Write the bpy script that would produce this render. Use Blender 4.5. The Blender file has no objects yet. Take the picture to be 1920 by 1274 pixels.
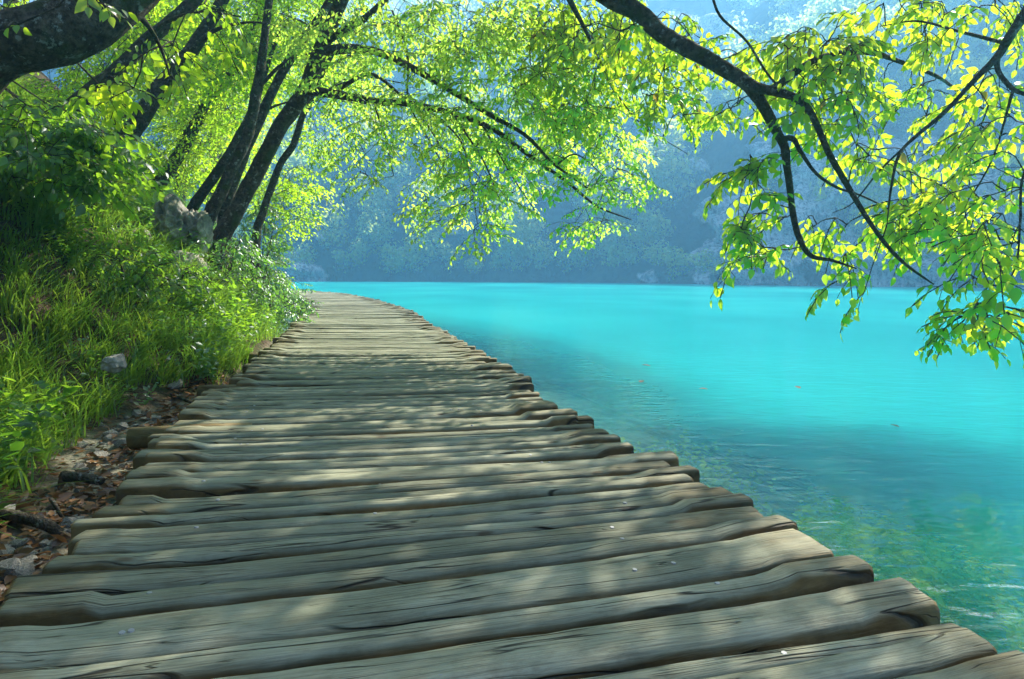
import bpy, bmesh, math
import numpy as np
from mathutils import Vector, Matrix

rng = np.random.default_rng(11)
scene = bpy.context.scene
C = scene.collection

# ------------------------------------------------------------------ camera, sky, sun, exposure
CAM_Z = 0.83
F_PX = 1280.0
PITCH = math.atan(122 / 1280)
cam_data = bpy.data.cameras.new('camera')
cam_data.sensor_width = 36; cam_data.lens = 24
cam_data.clip_start = 0.02; cam_data.clip_end = 2000
cam = bpy.data.objects.new('camera', cam_data); C.objects.link(cam)
cam.location = (0, 0, CAM_Z); cam.rotation_euler = (math.pi / 2 - PITCH, 0, 0)
scene.camera = cam

SUN_EL, SUN_AZ = math.radians(42), math.radians(40)
world = bpy.data.worlds.new('World'); scene.world = world; world.use_nodes = True
wn = world.node_tree
sky = wn.nodes.new('ShaderNodeTexSky'); sky.sky_type = 'NISHITA'; sky.sun_disc = False
sky.air_density = .8; sky.dust_density = 2.5; sky.ozone_density = .4; sky.sun_elevation = SUN_EL; sky.sun_rotation = SUN_AZ
wn.nodes['Background'].inputs[1].default_value = 0.085
wn.links.new(sky.outputs[0], wn.nodes['Background'].inputs[0])
S = Vector((math.sin(SUN_AZ) * math.cos(SUN_EL), math.cos(SUN_AZ) * math.cos(SUN_EL), math.sin(SUN_EL)))
sd = bpy.data.lights.new('sun', 'SUN'); sd.energy = 5.0; sd.angle = math.radians(0.55); sd.color = (1, .93, .80)
sun = bpy.data.objects.new('sun', sd); C.objects.link(sun); sun.rotation_euler = S.to_track_quat('Z', 'Y').to_euler()
sun.location = (20, 60, 80)
vs = scene.view_settings
vs.view_transform = 'Standard'; vs.look = 'None'; vs.exposure = 1.48; vs.gamma = 1.0; vs.use_curve_mapping = False
cy = scene.cycles
cy.max_bounces = 8; cy.diffuse_bounces = 4; cy.glossy_bounces = 3; cy.transmission_bounces = 4
cy.transparent_max_bounces = 8; cy.volume_bounces = 1; cy.use_denoising = True
cy.caustics_reflective = False; cy.caustics_refractive = False
cy.sample_clamp_indirect = 6.0

WATER_Z = -0.24

# ------------------------------------------------------------------ helpers
def P(px, py, depth):
    """point at forward distance `depth` (metres) seen at that place of the photograph"""
    u = (px - 960) / F_PX; v = (637 - py) / F_PX
    d = np.array([u, math.cos(PITCH) + v * math.sin(PITCH), -math.sin(PITCH) + v * math.cos(PITCH)])
    return d * (depth / d[1]) + np.array([0, 0, CAM_Z])

def project(p):
    p = np.atleast_2d(p) - np.array([0, 0, CAM_Z])
    c = p[:, 1] * math.cos(PITCH) - p[:, 2] * math.sin(PITCH)
    uy = p[:, 1] * math.sin(PITCH) + p[:, 2] * math.cos(PITCH)
    c2 = np.where(np.abs(c) < 1e-3, 1e-3, c)
    return 960 + F_PX * p[:, 0] / c2, 637 - F_PX * uy / c2, c

def _h(i, j, k):
    n = (i * 374761393 + j * 668265263 + k * 2147483647 + 1013904223) & 0xffffffff
    n = ((n ^ (n >> 13)) * 1274126177) & 0xffffffff
    n = n ^ (n >> 16)
    return (n & 0xffff) / 65535.0
def vnoise(p):
    p = np.asarray(p, float); i = np.floor(p).astype(np.int64); f = p - i; f = f * f * (3 - 2 * f)
    r = 0
    for a in (0, 1):
        for b in (0, 1):
            for c in (0, 1):
                w = (f[:, 0] if a else 1 - f[:, 0]) * (f[:, 1] if b else 1 - f[:, 1]) * (f[:, 2] if c else 1 - f[:, 2])
                r = r + w * _h(i[:, 0] + a, i[:, 1] + b, i[:, 2] + c)
    return r * 2 - 1
def fbm(p, o=4):
    r = 0; a = 1.0; p = np.asarray(p, float)
    for k in range(o):
        r = r + a * vnoise(p + 17.3 * k); p = p * 2.03; a *= .5
    return r

def mk_mesh(name, V, tris=None, quads=None, mat=None, smooth=True, attrs=None):
    V = np.asarray(V, np.float32).reshape(-1, 3)
    me = bpy.data.meshes.new(name)
    nt = 0 if tris is None else len(tris); nq = 0 if quads is None else len(quads)
    me.vertices.add(len(V)); me.vertices.foreach_set('co', V.ravel())
    me.loops.add(nt * 3 + nq * 4)
    li = []
    if nt: li.append(np.asarray(tris, np.int32).ravel())
    if nq: li.append(np.asarray(quads, np.int32).ravel())
    me.loops.foreach_set('vertex_index', np.concatenate(li))
    me.polygons.add(nt + nq)
    st = np.concatenate([np.arange(nt) * 3, nt * 3 + np.arange(nq) * 4]).astype(np.int32)
    me.polygons.foreach_set('loop_start', st)
    me.polygons.foreach_set('use_smooth', np.full(nt + nq, smooth))
    if attrs:
        for k, a in attrs.items():
            at = me.attributes.new(k, 'FLOAT', 'POINT'); at.data.foreach_set('value', np.asarray(a, np.float32))
    me.update(calc_edges=True); me.validate()
    if mat: me.materials.append(mat)
    return me

def obj(name, me, parent=None, loc=None, mat4=None, **props):
    o = bpy.data.objects.new(name, me); C.objects.link(o)
    if parent is not None: o.parent = parent
    if loc is not None: o.location = loc
    if mat4 is not None: o.matrix_basis = mat4
    for k, v in props.items(): o[k] = v
    return o
def thing(name, label, cat, loc=(0, 0, 0), group=None):
    o = obj(name, None, loc=loc, label=label, category=cat)
    o.empty_display_size = .2
    if group: o['group'] = group
    return o

def spline(pts, n):
    """Catmull-Rom resample; extra columns (radii) are carried along"""
    p = np.asarray(pts, float)
    p = np.vstack([2 * p[0] - p[1], p, 2 * p[-1] - p[-2]])
    m = len(p) - 3
    t = np.linspace(0, m - 1e-6, n); i = t.astype(int); f = (t - i)[:, None]
    a, b, c, d = p[i], p[i + 1], p[i + 2], p[i + 3]
    return .5 * (2 * b + (c - a) * f + (2 * a - 5 * b + 4 * c - d) * f ** 2 + (3 * b - a - 3 * c + d) * f ** 3)

class MB:
    def __init__(s): s.V = []; s.T = []; s.Q = []; s.n = 0; s.A = []
    def add(s, V, tris=None, quads=None, a=None):
        V = np.asarray(V, float).reshape(-1, 3)
        s.V.append(V)
        if tris is not None and len(tris): s.T.append(np.asarray(tris) + s.n)
        if quads is not None and len(quads): s.Q.append(np.asarray(quads) + s.n)
        s.A.append(np.full(len(V), .5) if a is None else np.broadcast_to(a, (len(V),)))
        s.n += len(V)
    def mesh(s, name, mat, smooth=True, attr='tint'):
        return mk_mesh(name, np.vstack(s.V), np.vstack(s.T) if s.T else None, np.vstack(s.Q) if s.Q else None, mat, smooth,
                       {attr: np.concatenate(s.A)})

def tube(mb, pts, rad, sides=6, rough=0.0, seed=0.0, cap=True):
    pts = np.asarray(pts, float); n = len(pts); rad = np.broadcast_to(rad, (n,))
    t = np.gradient(pts, axis=0); t /= np.linalg.norm(t, axis=1)[:, None] + 1e-9
    u = np.cross(t[0], [0.13, 0.2, 1.0]); 
    if np.linalg.norm(u) < 1e-3: u = np.cross(t[0], [1, 0, 0])
    u /= np.linalg.norm(u)
    ang = np.arange(sides) / sides * 2 * math.pi
    V = np.zeros((n, sides, 3))
    for i in range(n):
        u = u - t[i] * np.dot(u, t[i]); u /= np.linalg.norm(u) + 1e-9
        w = np.cross(t[i], u)
        V[i] = pts[i] + rad[i] * (np.cos(ang)[:, None] * u + np.sin(ang)[:, None] * w)
    if rough:
        q = V.reshape(-1, 3)
        nn = fbm(q * np.array([2.2, 2.2, 1.6]) / max(.3, rad.max() * 3) + seed, 3) + .4 * fbm(q * 14 + seed, 2)
        d = (V - pts[:, None, :]); V = V + d * (rough * nn.reshape(n, sides, 1))
    i, j = np.meshgrid(np.arange(n - 1), np.arange(sides), indexing='ij')
    a = i * sides + j; b = i * sides + (j + 1) % sides
    Q = np.stack([a, b, b + sides, a + sides], -1).reshape(-1, 4)
    V = V.reshape(-1, 3)
    T = []
    if cap:
        V = np.vstack([V, pts[:1], pts[-1:]]); c0 = n * sides
        for j in range(sides):
            T.append([c0, (j + 1) % sides, j]); T.append([c0 + 1, (n - 1) * sides + j, (n - 1) * sides + (j + 1) % sides])
    mb.add(V, T, Q)

# ------------------------------------------------------------------ materials
def new_mat(name):
    m = bpy.data.materials.new(name); m.use_nodes = True
    nt = m.node_tree; nt.nodes.clear()
    out = nt.nodes.new('ShaderNodeOutputMaterial')
    return m, nt, out
def N(nt, typ, **kw):
    n = nt.nodes.new(typ)
    for k, v in kw.items():
        if k.startswith('i_'): n.inputs[k[2:].replace('_', ' ')].default_value = v
        else: setattr(n, k, v)
    return n
def ramp(nt, src, stops, interp='LINEAR'):
    r = nt.nodes.new('ShaderNodeValToRGB'); r.color_ramp.interpolation = interp
    e = r.color_ramp.elements
    while len(e) < len(stops): e.new(.5)
    for k, (p, c) in enumerate(stops):
        e[k].position = p; e[k].color = (*c, 1) if len(c) == 3 else c
    nt.links.new(src, r.inputs[0]); return r.outputs[0]
def g(v): return (v, v, v)
def mixc(nt, fac, a, b, typ='MIX'):
    m = nt.nodes.new('ShaderNodeMix'); m.data_type = 'RGBA'; m.blend_type = typ
    for s, v in ((0, fac), (6, a), (7, b)):
        if hasattr(v, 'links'): nt.links.new(v, m.inputs[s])
        else: m.inputs[s].default_value = v if s == 0 else (*v, 1)
    return m.outputs[2]
def noise(nt, vec, scale, detail=4, rough=.55, dist=0):
    n = N(nt, 'ShaderNodeTexNoise'); n.inputs['Scale'].default_value = scale; n.inputs['Detail'].default_value = detail
    n.inputs['Roughness'].default_value = rough; n.inputs['Distortion'].default_value = dist
    if vec is not None: nt.links.new(vec, n.inputs['Vector'])
    return n.outputs['Fac']
def mapping(nt, vec, scale=(1, 1, 1), loc=None):
    m = N(nt, 'ShaderNodeMapping'); m.inputs['Scale'].default_value = scale
    nt.links.new(vec, m.inputs['Vector'])
    if loc is not None:
        if hasattr(loc, 'links'): nt.links.new(loc, m.inputs['Location'])
        else: m.inputs['Location'].default_value = loc
    return m.outputs[0]
def math_(nt, op, a, b=None, clamp=False):
    m = N(nt, 'ShaderNodeMath', operation=op); m.use_clamp = clamp
    for s, v in ((0, a), (1, b)):
        if v is None: continue
        if hasattr(v, 'links'): nt.links.new(v, m.inputs[s])
        else: m.inputs[s].default_value = v
    return m.outputs[0]
def bump(nt, h, strength, dist=.02, normal=None):
    b = N(nt, 'ShaderNodeBump'); b.inputs['Strength'].default_value = strength; b.inputs['Distance'].default_value = dist
    nt.links.new(h, b.inputs['Height'])
    if normal is not None: nt.links.new(normal, b.inputs['Normal'])
    return b.outputs[0]
def principled(nt, out, col, rough=.7, normal=None, spec=.3):
    p = N(nt, 'ShaderNodeBsdfPrincipled')
    for k, v in (('Base Color', col), ('Roughness', rough)):
        if hasattr(v, 'links'): nt.links.new(v, p.inputs[k])
        else: p.inputs[k].default_value = (*v, 1) if k == 'Base Color' else v
    p.inputs['Specular IOR Level'].default_value = spec
    if normal is not None: nt.links.new(normal, p.inputs['Normal'])
    nt.links.new(p.outputs[0], out.inputs[0]); return p

def leaf_mat(name, refl, trans, mixf=.55, gloss=.06, old=(.30, .16, .04), oldamt=.0):
    m, nt, out = new_mat(name)
    at = N(nt, 'ShaderNodeAttribute', attribute_name='tint')
    t = at.outputs['Fac']
    stops = [(0, [c * .55 for c in refl]), (.5, refl), (.93, [refl[0] * 1.5, refl[1] * 1.25, refl[2] * .9])]
    stops2 = [(0, [trans[0] * .55, trans[1] * .78, trans[2] * .8]), (.5, trans), (.93, [trans[0] * 1.15, trans[1] * 1.02, trans[2]])]
    if oldamt: stops.append((1, old)); stops2.append((1, old))
    rc = ramp(nt, t, stops); tc = ramp(nt, t, stops2)
    d = N(nt, 'ShaderNodeBsdfDiffuse'); nt.links.new(rc, d.inputs[0])
    tr = N(nt, 'ShaderNodeBsdfTranslucent'); nt.links.new(tc, tr.inputs[0])
    mx = N(nt, 'ShaderNodeMixShader'); mx.inputs[0].default_value = mixf
    nt.links.new(d.outputs[0], mx.inputs[1]); nt.links.new(tr.outputs[0], mx.inputs[2])
    gl = N(nt, 'ShaderNodeBsdfGlossy'); gl.inputs['Roughness'].default_value = .38; gl.inputs[0].default_value = (.9, .95, 1, 1)
    m2 = N(nt, 'ShaderNodeMixShader'); m2.inputs[0].default_value = gloss
    nt.links.new(mx.outputs[0], m2.inputs[1]); nt.links.new(gl.outputs[0], m2.inputs[2])
    nt.links.new(m2.outputs[0], out.inputs[0])
    return m
M = {}
M['leaf_near'] = leaf_mat('leaf_near', (.07, .13, .018), (.62, .86, .03), .60, .05, oldamt=1)
M['leaf_gold'] = leaf_mat('leaf_gold', (.09, .14, .015), (.80, .98, .03), .62, .05, oldamt=1)
M['leaf_mid'] = leaf_mat('leaf_mid', (.055, .13, .02), (.70, 1.0, .11), .70, .03)
M['leaf_wood'] = leaf_mat('leaf_wood', (.055, .12, .015), (.66, .98, .04), .66, .04)
M['leaf_shrub'] = leaf_mat('leaf_shrub', (.06, .14, .03), (.42, .74, .04), .52, .045)
M['leaf_herb'] = leaf_mat('leaf_herb', (.055, .14, .04), (.28, .60, .06), .48, .07)
M['grass'] = leaf_mat('grass', (.075, .16, .025), (.36, .60, .05), .50, .05)
M['leaf_far'] = leaf_mat('leaf_far', (.10, .17, .05), (.75, .95, .22), .52, .02)
M['leaf_weed'] = leaf_mat('leaf_weed', (.55, .62, .05), (.8, .85, .05), .4, .0)
M['litter'] = leaf_mat('litter', (.20, .11, .05), (.25, .12, .04), .2, .04)

def bark_mat():
    m, nt, out = new_mat('bark')
    tc = N(nt, 'ShaderNodeTexCoord')
    v = tc.outputs['Object']
    n1 = noise(nt, v, 9, 6, .65); n2 = noise(nt, v, 38, 5, .6); n3 = noise(nt, mapping(nt, v, (1, 1, 1), (5, 3, 1)), 5, 3)
    c = ramp(nt, n1, [(.3, (.035, .028, .02)), (.55, (.11, .09, .065)), (.75, (.20, .17, .13))])
    c = mixc(nt, ramp(nt, noise(nt, v, 26, 5, .7), [(.40, g(.75)), (.56, g(0))]), c, (.02, .017, .012))
    li = ramp(nt, noise(nt, mapping(nt, v, (1, 1, 1), (9, 2, 4)), 13, 5, .7), [(.58, g(0)), (.64, g(1))])
    c = mixc(nt, li, c, (.26, .27, .24))                       # lichen spots
    ms = ramp(nt, n3, [(.52, g(0)), (.66, g(.75))])
    c = mixc(nt, ms, c, (.045, .065, .018))                    # moss
    h = math_(nt, 'ADD', n1, math_(nt, 'MULTIPLY', n2, .5))
    principled(nt, out, c, .9, bump(nt, h, 1.0, .06), .15)
    return m
M['bark'] = bark_mat()

def wood_mat():
    m, nt, out = new_mat('weathered_wood')
    tc = N(nt, 'ShaderNodeTexCoord'); oi = N(nt, 'ShaderNodeObjectInfo')
    off = N(nt, 'ShaderNodeCombineXYZ')
    r = math_(nt, 'MULTIPLY', oi.outputs['Random'], 53.0)
    nt.links.new(r, off.inputs[0]); nt.links.new(math_(nt, 'MULTIPLY', r, 1.7), off.inputs[1])
    v = tc.outputs['Object']
    grain = noise(nt, mapping(nt, v, (5.0, 170, 6), off.outputs[0]), 1, 6, .62, 0)
    blot = noise(nt, mapping(nt, v, (2.2, 8, 1.75), off.outputs[0]), 1, 5, .6)
    crk = noise(nt, mapping(nt, v, (.7, 15, .6), off.outputs[0]), 1, 2, .4, 0)
    crack = ramp(nt, math_(nt, 'ABSOLUTE', math_(nt, 'SUBTRACT', crk, .5)), [(.0, g(1)), (.004, g(.8)), (.009, g(0))])
    gate = ramp(nt, noise(nt, mapping(nt, v, (1.4, 3, 3), off.outputs[0]), 1, 2), [(.44, g(0)), (.52, g(1))])
    crack = math_(nt, 'MULTIPLY', crack, gate)
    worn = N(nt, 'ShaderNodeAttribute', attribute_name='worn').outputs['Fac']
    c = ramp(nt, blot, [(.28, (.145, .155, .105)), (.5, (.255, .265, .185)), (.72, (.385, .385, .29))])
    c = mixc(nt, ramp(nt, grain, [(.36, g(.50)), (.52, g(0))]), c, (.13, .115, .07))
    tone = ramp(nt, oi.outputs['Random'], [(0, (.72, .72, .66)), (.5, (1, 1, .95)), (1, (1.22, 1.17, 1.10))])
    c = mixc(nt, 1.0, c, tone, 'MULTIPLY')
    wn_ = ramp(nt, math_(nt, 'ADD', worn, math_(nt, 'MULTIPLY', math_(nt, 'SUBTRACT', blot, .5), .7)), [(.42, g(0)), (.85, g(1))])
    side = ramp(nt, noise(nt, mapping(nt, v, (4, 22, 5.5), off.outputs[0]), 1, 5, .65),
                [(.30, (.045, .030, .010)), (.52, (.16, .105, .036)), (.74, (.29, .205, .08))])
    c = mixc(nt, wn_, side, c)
    vo = N(nt, 'ShaderNodeTexVoronoi'); nt.links.new(mapping(nt, v, (3.0, 9, 9), off.outputs[0]), vo.inputs['Vector']); vo.inputs['Scale'].default_value = 1
    dirt = ramp(nt, noise(nt, mapping(nt, v, (7, 11, 5), off.outputs[0]), 1, 6, .7), [(.50, g(0)), (.70, g(.55))])
    c = mixc(nt, dirt, c, (.11, .10, .06))
    crk2 = noise(nt, mapping(nt, v, (1.5, 40, 1.5), off.outputs[0]), 1, 1, .4)
    c2 = ramp(nt, math_(nt, 'ABSOLUTE', math_(nt, 'SUBTRACT', crk2, .5)), [(0, g(.8)), (.010, g(0))])
    c2 = math_(nt, 'MULTIPLY', c2, ramp(nt, noise(nt, mapping(nt, v, (3, 6, 3), (7, 1, 2)), 1, 2), [(.48, g(0)), (.56, g(1))]))
    crack = math_(nt, 'MAXIMUM', crack, c2)
    knot = ramp(nt, vo.outputs['Distance'], [(.05, g(.8)), (.12, g(0))])
    c = mixc(nt, knot, c, (.10, .07, .035))
    c = mixc(nt, crack, c, (.03, .025, .016))
    h = math_(nt, 'SUBTRACT', math_(nt, 'ADD', math_(nt, 'MULTIPLY', grain, .35), math_(nt, 'MULTIPLY', blot, .5)), math_(nt, 'MULTIPLY', crack, .8))
    principled(nt, out, c, .72, bump(nt, h, 1.0, .014), .25)
    return m
M['wood'] = wood_mat()

def metal_mat():
    m, nt, out = new_mat('nail_steel')
    p = principled(nt, out, (.34, .34, .34), .55, None, .4); p.inputs['Metallic'].default_value = .5
    return m
M['nail'] = metal_mat()

def rock_mat(name, tint=1.0, moss=.6, scale=1.0):
    m, nt, out = new_mat(name)
    tc = N(nt, 'ShaderNodeTexCoord'); v = tc.outputs['Object']
    n1 = noise(nt, v, 3.2 * scale, 7, .62); n2 = noise(nt, v, 17 * scale, 6, .65)
    c = ramp(nt, n1, [(.3, g(.16 * tint)), (.5, [.38 * tint, .355 * tint, .29 * tint]), (.72, [.58 * tint, .545 * tint, .46 * tint])])
    c = mixc(nt, ramp(nt, n2, [(.35, g(.65)), (.6, g(0))]), c, (.10, .095, .08))
    mo = ramp(nt, noise(nt, mapping(nt, v, (1, 1, 1), (4, 4, 4)), 2.4 * scale, 5), [(.50, g(0)), (.64, g(moss))])
    c = mixc(nt, mo, c, (.05, .075, .02))
    principled(nt, out, c, .88, bump(nt, math_(nt, 'ADD', n1, math_(nt, 'MULTIPLY', n2, .4)), .8, .06 / scale), .2)
    return m
M['rock'] = rock_mat('limestone')
M['stone'] = rock_mat('loose_stone', 1.0, .15, 4.0)

def ground_mat():
    m, nt, out = new_mat('ground')
    tc = N(nt, 'ShaderNodeTexCoord'); v = tc.outputs['Object']
    bed = N(nt, 'ShaderNodeAttribute', attribute_name='bed').outputs['Fac']
    n1 = noise(nt, v, 2.3, 7, .62); n2 = noise(nt, v, 26, 6, .65)
    soil = ramp(nt, n2, [(.3, (.025, .018, .011)), (.5, (.075, .052, .032)), (.68, (.15, .115, .075)), (.78, (.30, .28, .23))])
    soil = mixc(nt, ramp(nt, n1, [(.48, g(0)), (.6, g(.7))]), soil, (.035, .055, .016))
    wv = mapping(nt, v, (.55, 1.0, 1))
    w = noise(nt, wv, 1.1, 5, .6)
    marl = ramp(nt, w, [(.36, (.04, .11, .11)), (.45, (.30, .34, .25)), (.53, (.80, .78, .58))])
    marl = mixc(nt, ramp(nt, noise(nt, v, 9, 4), [(.4, g(.4)), (.6, g(0))]), marl, (.06, .09, .07))
    c = mixc(nt, bed, soil, marl)
    principled(nt, out, c, .95, bump(nt, n2, .8, .04), .1)
    return m
M['ground'] = ground_mat()

def hill_mat():
    m, nt, out = new_mat('hillside')
    tc = N(nt, 'ShaderNodeTexCoord'); v = tc.outputs['Object']
    rk = N(nt, 'ShaderNodeAttribute', attribute_name='rock').outputs['Fac']
    n1 = noise(nt, mapping(nt, v, (1, 1, .5)), .35, 9, .68); n2 = noise(nt, mapping(nt, v, (1.6, 1.6, .7)), 1.3, 7, .7)
    stone = ramp(nt, n2, [(.36, g(.07)), (.46, (.42, .41, .39)), (.55, (.86, .84, .80))])
    earth = ramp(nt, n1, [(.35, (.018, .03, .010)), (.6, (.05, .075, .022))])
    f = ramp(nt, math_(nt, 'ADD', rk, math_(nt, 'MULTIPLY', math_(nt, 'SUBTRACT', n1, .5), 1.0)), [(.36, g(0)), (.52, g(1))])
    c = mixc(nt, f, earth, stone)
    principled(nt, out, c, .95, bump(nt, math_(nt, 'ADD', n1, n2), 1, 1.0), .1)
    return m
M['hill'] = hill_mat()

def water_mat():
    m, nt, out = new_mat('lake_water')
    tc = N(nt, 'ShaderNodeTexCoord'); v = tc.outputs['Object']
    dep = N(nt, 'ShaderNodeAttribute', attribute_name='depth').outputs['Fac']
    r1 = noise(nt, mapping(nt, v, (2.6, 5.2, 1)), 1.0, 2, .5, .6)
    r2 = noise(nt, mapping(nt, v, (9, 19, 1)), 1.0, 2, .5, .8)
    calm = noise(nt, v, .22, 3, .5)
    hgt = math_(nt, 'ADD', r1, math_(nt, 'MULTIPLY', r2, math_(nt, 'MULTIPLY', calm, .55)))
    nrm = bump(nt, hgt, .30, .03)
    silt = noise(nt, mapping(nt, v, (.16, .10, 1)), 1.0, 3, .5, .3)
    col = ramp(nt, silt, [(.3, (.006, .37, .39)), (.55, (.014, .48, .475)), (.75, (.04, .57, .54))])
    dif = N(nt, 'ShaderNodeSubsurfaceScattering', falloff='BURLEY'); nt.links.new(col, dif.inputs['Color'])   # milky, light spreads sideways
    dif.inputs['Radius'].default_value = (.5, 1.0, 1.0); dif.inputs['Scale'].default_value = 3.0
    tr = N(nt, 'ShaderNodeBsdfTransparent')
    nt.links.new(ramp(nt, dep, [(0, (.75, .92, .90)), (.35, (.62, .93, .91)), (1, (.20, .65, .68))]), tr.inputs[0])
    op = ramp(nt, dep, [(.0, g(.03)), (.14, g(.09)), (.20, g(.30)), (.28, g(.80)), (.38, g(1))])
    b = N(nt, 'ShaderNodeMixShader'); nt.links.new(op, b.inputs[0])
    nt.links.new(tr.outputs[0], b.inputs[1]); nt.links.new(dif.outputs[0], b.inputs[2])
    gl = N(nt, 'ShaderNodeBsdfGlossy'); gl.inputs['Roughness'].default_value = .02
    nt.links.new(nrm, gl.inputs['Normal'])
    fr = N(nt, 'ShaderNodeFresnel'); fr.inputs['IOR'].default_value = 1.9; nt.links.new(nrm, fr.inputs['Normal'])
    fac = math_(nt, 'MINIMUM', fr.outputs[0], .55)
    s = N(nt, 'ShaderNodeMixShader'); nt.links.new(fac, s.inputs[0])
    nt.links.new(b.outputs[0], s.inputs[1]); nt.links.new(gl.outputs[0], s.inputs[2])
    nt.links.new(s.outputs[0], out.inputs[0])
    return m
M['water'] = water_mat()

# ------------------------------------------------------------------ path of the boardwalk
CL = np.array([(.62, -2.4), (.45, -1.4), (.28, -.4), (.12, .5), (-.02, 1.2), (-.15, 1.78), (-.31, 2.45), (-.50, 3.05), (-.83, 4.07), (-1.08, 5.42),
               (-1.62, 7.75), (-2.15, 10), (-2.75, 12.4), (-3.50, 15.4), (-4.42, 18.5), (-6.1, 23.4), (-8.9, 30.2), (-13.0, 35.6), (-19, 39.6), (-27, 42.6), (-40, 46)])
CLs = spline(CL, 900)
arc = np.concatenate([[0], np.cumsum(np.linalg.norm(np.diff(CLs, axis=0), axis=1))])
def path_at(s): return np.array([np.interp(s, arc, CLs[:, 0]), np.interp(s, arc, CLs[:, 1])])
tan_ = np.gradient(CLs, axis=0); tan_ /= np.linalg.norm(tan_, axis=1)[:, None]
left_n = np.stack([-tan_[:, 1], tan_[:, 0]], 1)
gut = np.interp(CLs[:, 1], [-3, 1.5, 2.8, 3.6, 4.4, 5.0, 5.7, 6.4, 10, 13, 18, 24, 31, 36], [.3, .20, .16, .26, .44, .50, .20, .06, .05, .25, .75, .7, .6, .5])
FOOT = CLs + left_n * (1.2 + gut)[:, None]
FOOT = np.vstack([FOOT[0] + np.array([1.4, -60]) * .0 + np.array([2, -30]), FOOT, FOOT[-1] + np.array([-120, 25])])[:: 1]
FOOTd = np.vstack([FOOT[:1], FOOT[1:-1:9], FOOT[-1:]])

def foot_dist(xy):
    """signed distance to the bank's foot (positive = up the bank) and the y of the nearest foot point"""
    A = FOOTd[:-1]; B = FOOTd[1:]; D = B - A; L2 = (D ** 2).sum(1)
    best = np.full(len(xy), 1e9); sg = np.zeros(len(xy)); yy = np.zeros(len(xy))
    for k in range(len(A)):
        w = xy - A[k]; t = np.clip((w @ D[k]) / L2[k], 0, 1)
        q = A[k] + t[:, None] * D[k]; d = np.hypot(*(xy - q).T)
        m = d < best
        best = np.where(m, d, best); cr = D[k, 0] * w[:, 1] - D[k, 1] * w[:, 0]
        sg = np.where(m, np.sign(cr), sg); yy = np.where(m, q[:, 1], yy)
    return best * sg, yy

def ground_z(x, y):
    x = np.atleast_1d(np.asarray(x, float)); y = np.atleast_1d(np.asarray(y, float))
    s, fy = foot_dist(np.stack([x, y], 1))
    zf = np.interp(fy, [5, 8, 12, 16], [-.15, -.17, -.26, -.40])
    k1 = np.interp(fy, [2, 4.5, 7.5, 12, 16], [.42, .55, 1.15, 1.25, 1.5])
    sp = np.maximum(s, 0)
    rise = k1 * np.minimum(sp, 1) + 1.0 * np.clip(sp - 1, 0, 6) + .45 * np.clip(sp - 7, 0, 20) + .1 * np.maximum(sp - 27, 0)
    p = np.stack([x, y, 0 * x], 1)
    n = fbm(p * 1.1, 4) * .10 + fbm(p * .3 + 40, 3) * .25 * np.clip(sp, 0, 1.2) + fbm(p * 5, 3) * .018
    r = np.maximum(-s, 0)
    lake = -np.clip(r - .45, 0, 2.6) * .21 - np.clip(r - 3.05, 0, 1.2) * .14 - np.clip(r - 4.2, 0, 9) * .42 - .02 * np.clip(r - 12, 0, 60)
    z = zf + rise + lake + n * np.clip(sp * 2 + .25, .25, 1) - np.interp(r, [0, .4], [0, .02])
    return z, s

def gz(x, y): return float(ground_z([x], [y])[0][0])

# ------------------------------------------------------------------ ground sheet (bank + lake bed)
def warp(a, b, c, n, w):
    t = np.linspace(-1, 1, n); e = np.sign(t) * np.abs(t) ** w
    return np.where(e < 0, c + (c - a) * e, c + (b - c) * e)
xs = warp(-150, 150, -3.0, 360, 2.6); ys = warp(-55, 215, 6, 380, 2.5)
X, Y = np.meshgrid(xs, ys, indexing='ij')
Z, SD = ground_z(X.ravel(), Y.ravel())
bed = np.clip((WATER_Z + .12 - Z) / .15, 0, 1) * (SD < .3)
i, j = np.meshgrid(np.arange(len(xs) - 1), np.arange(len(ys) - 1), indexing='ij')
a = (i * len(ys) + j).ravel(); Qg = np.stack([a, a + len(ys), a + len(ys) + 1, a + 1], 1)
me = mk_mesh('ground', np.stack([X.ravel(), Y.ravel(), Z], 1), None, Qg, M['ground'], True, {'bed': bed})
obj('ground', me, kind='structure')

# ------------------------------------------------------------------ far hillside
SH = spline(np.array([(-150, 122), (-95, 119), (-60, 115), (-37, 109), (-12, 101), (10, 90), (24, 73), (36, 56), (52, 40), (74, 22), (100, 0), (120, -25), (135, -50)]), 420)
_t = np.gradient(SH, axis=0); _t /= np.linalg.norm(_t, axis=1)[:, None]
SH = SH + np.stack([-_t[:, 1], _t[:, 0]], 1) * (fbm(np.column_stack([SH / 9, np.zeros(len(SH))]), 3) * 2.2)[:, None]
sh_t = np.gradient(SH, axis=0); sh_t /= np.linalg.norm(sh_t, axis=1)[:, None]
sh_n = np.stack([-sh_t[:, 1], sh_t[:, 0]], 1)          # inland: left of travel
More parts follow.
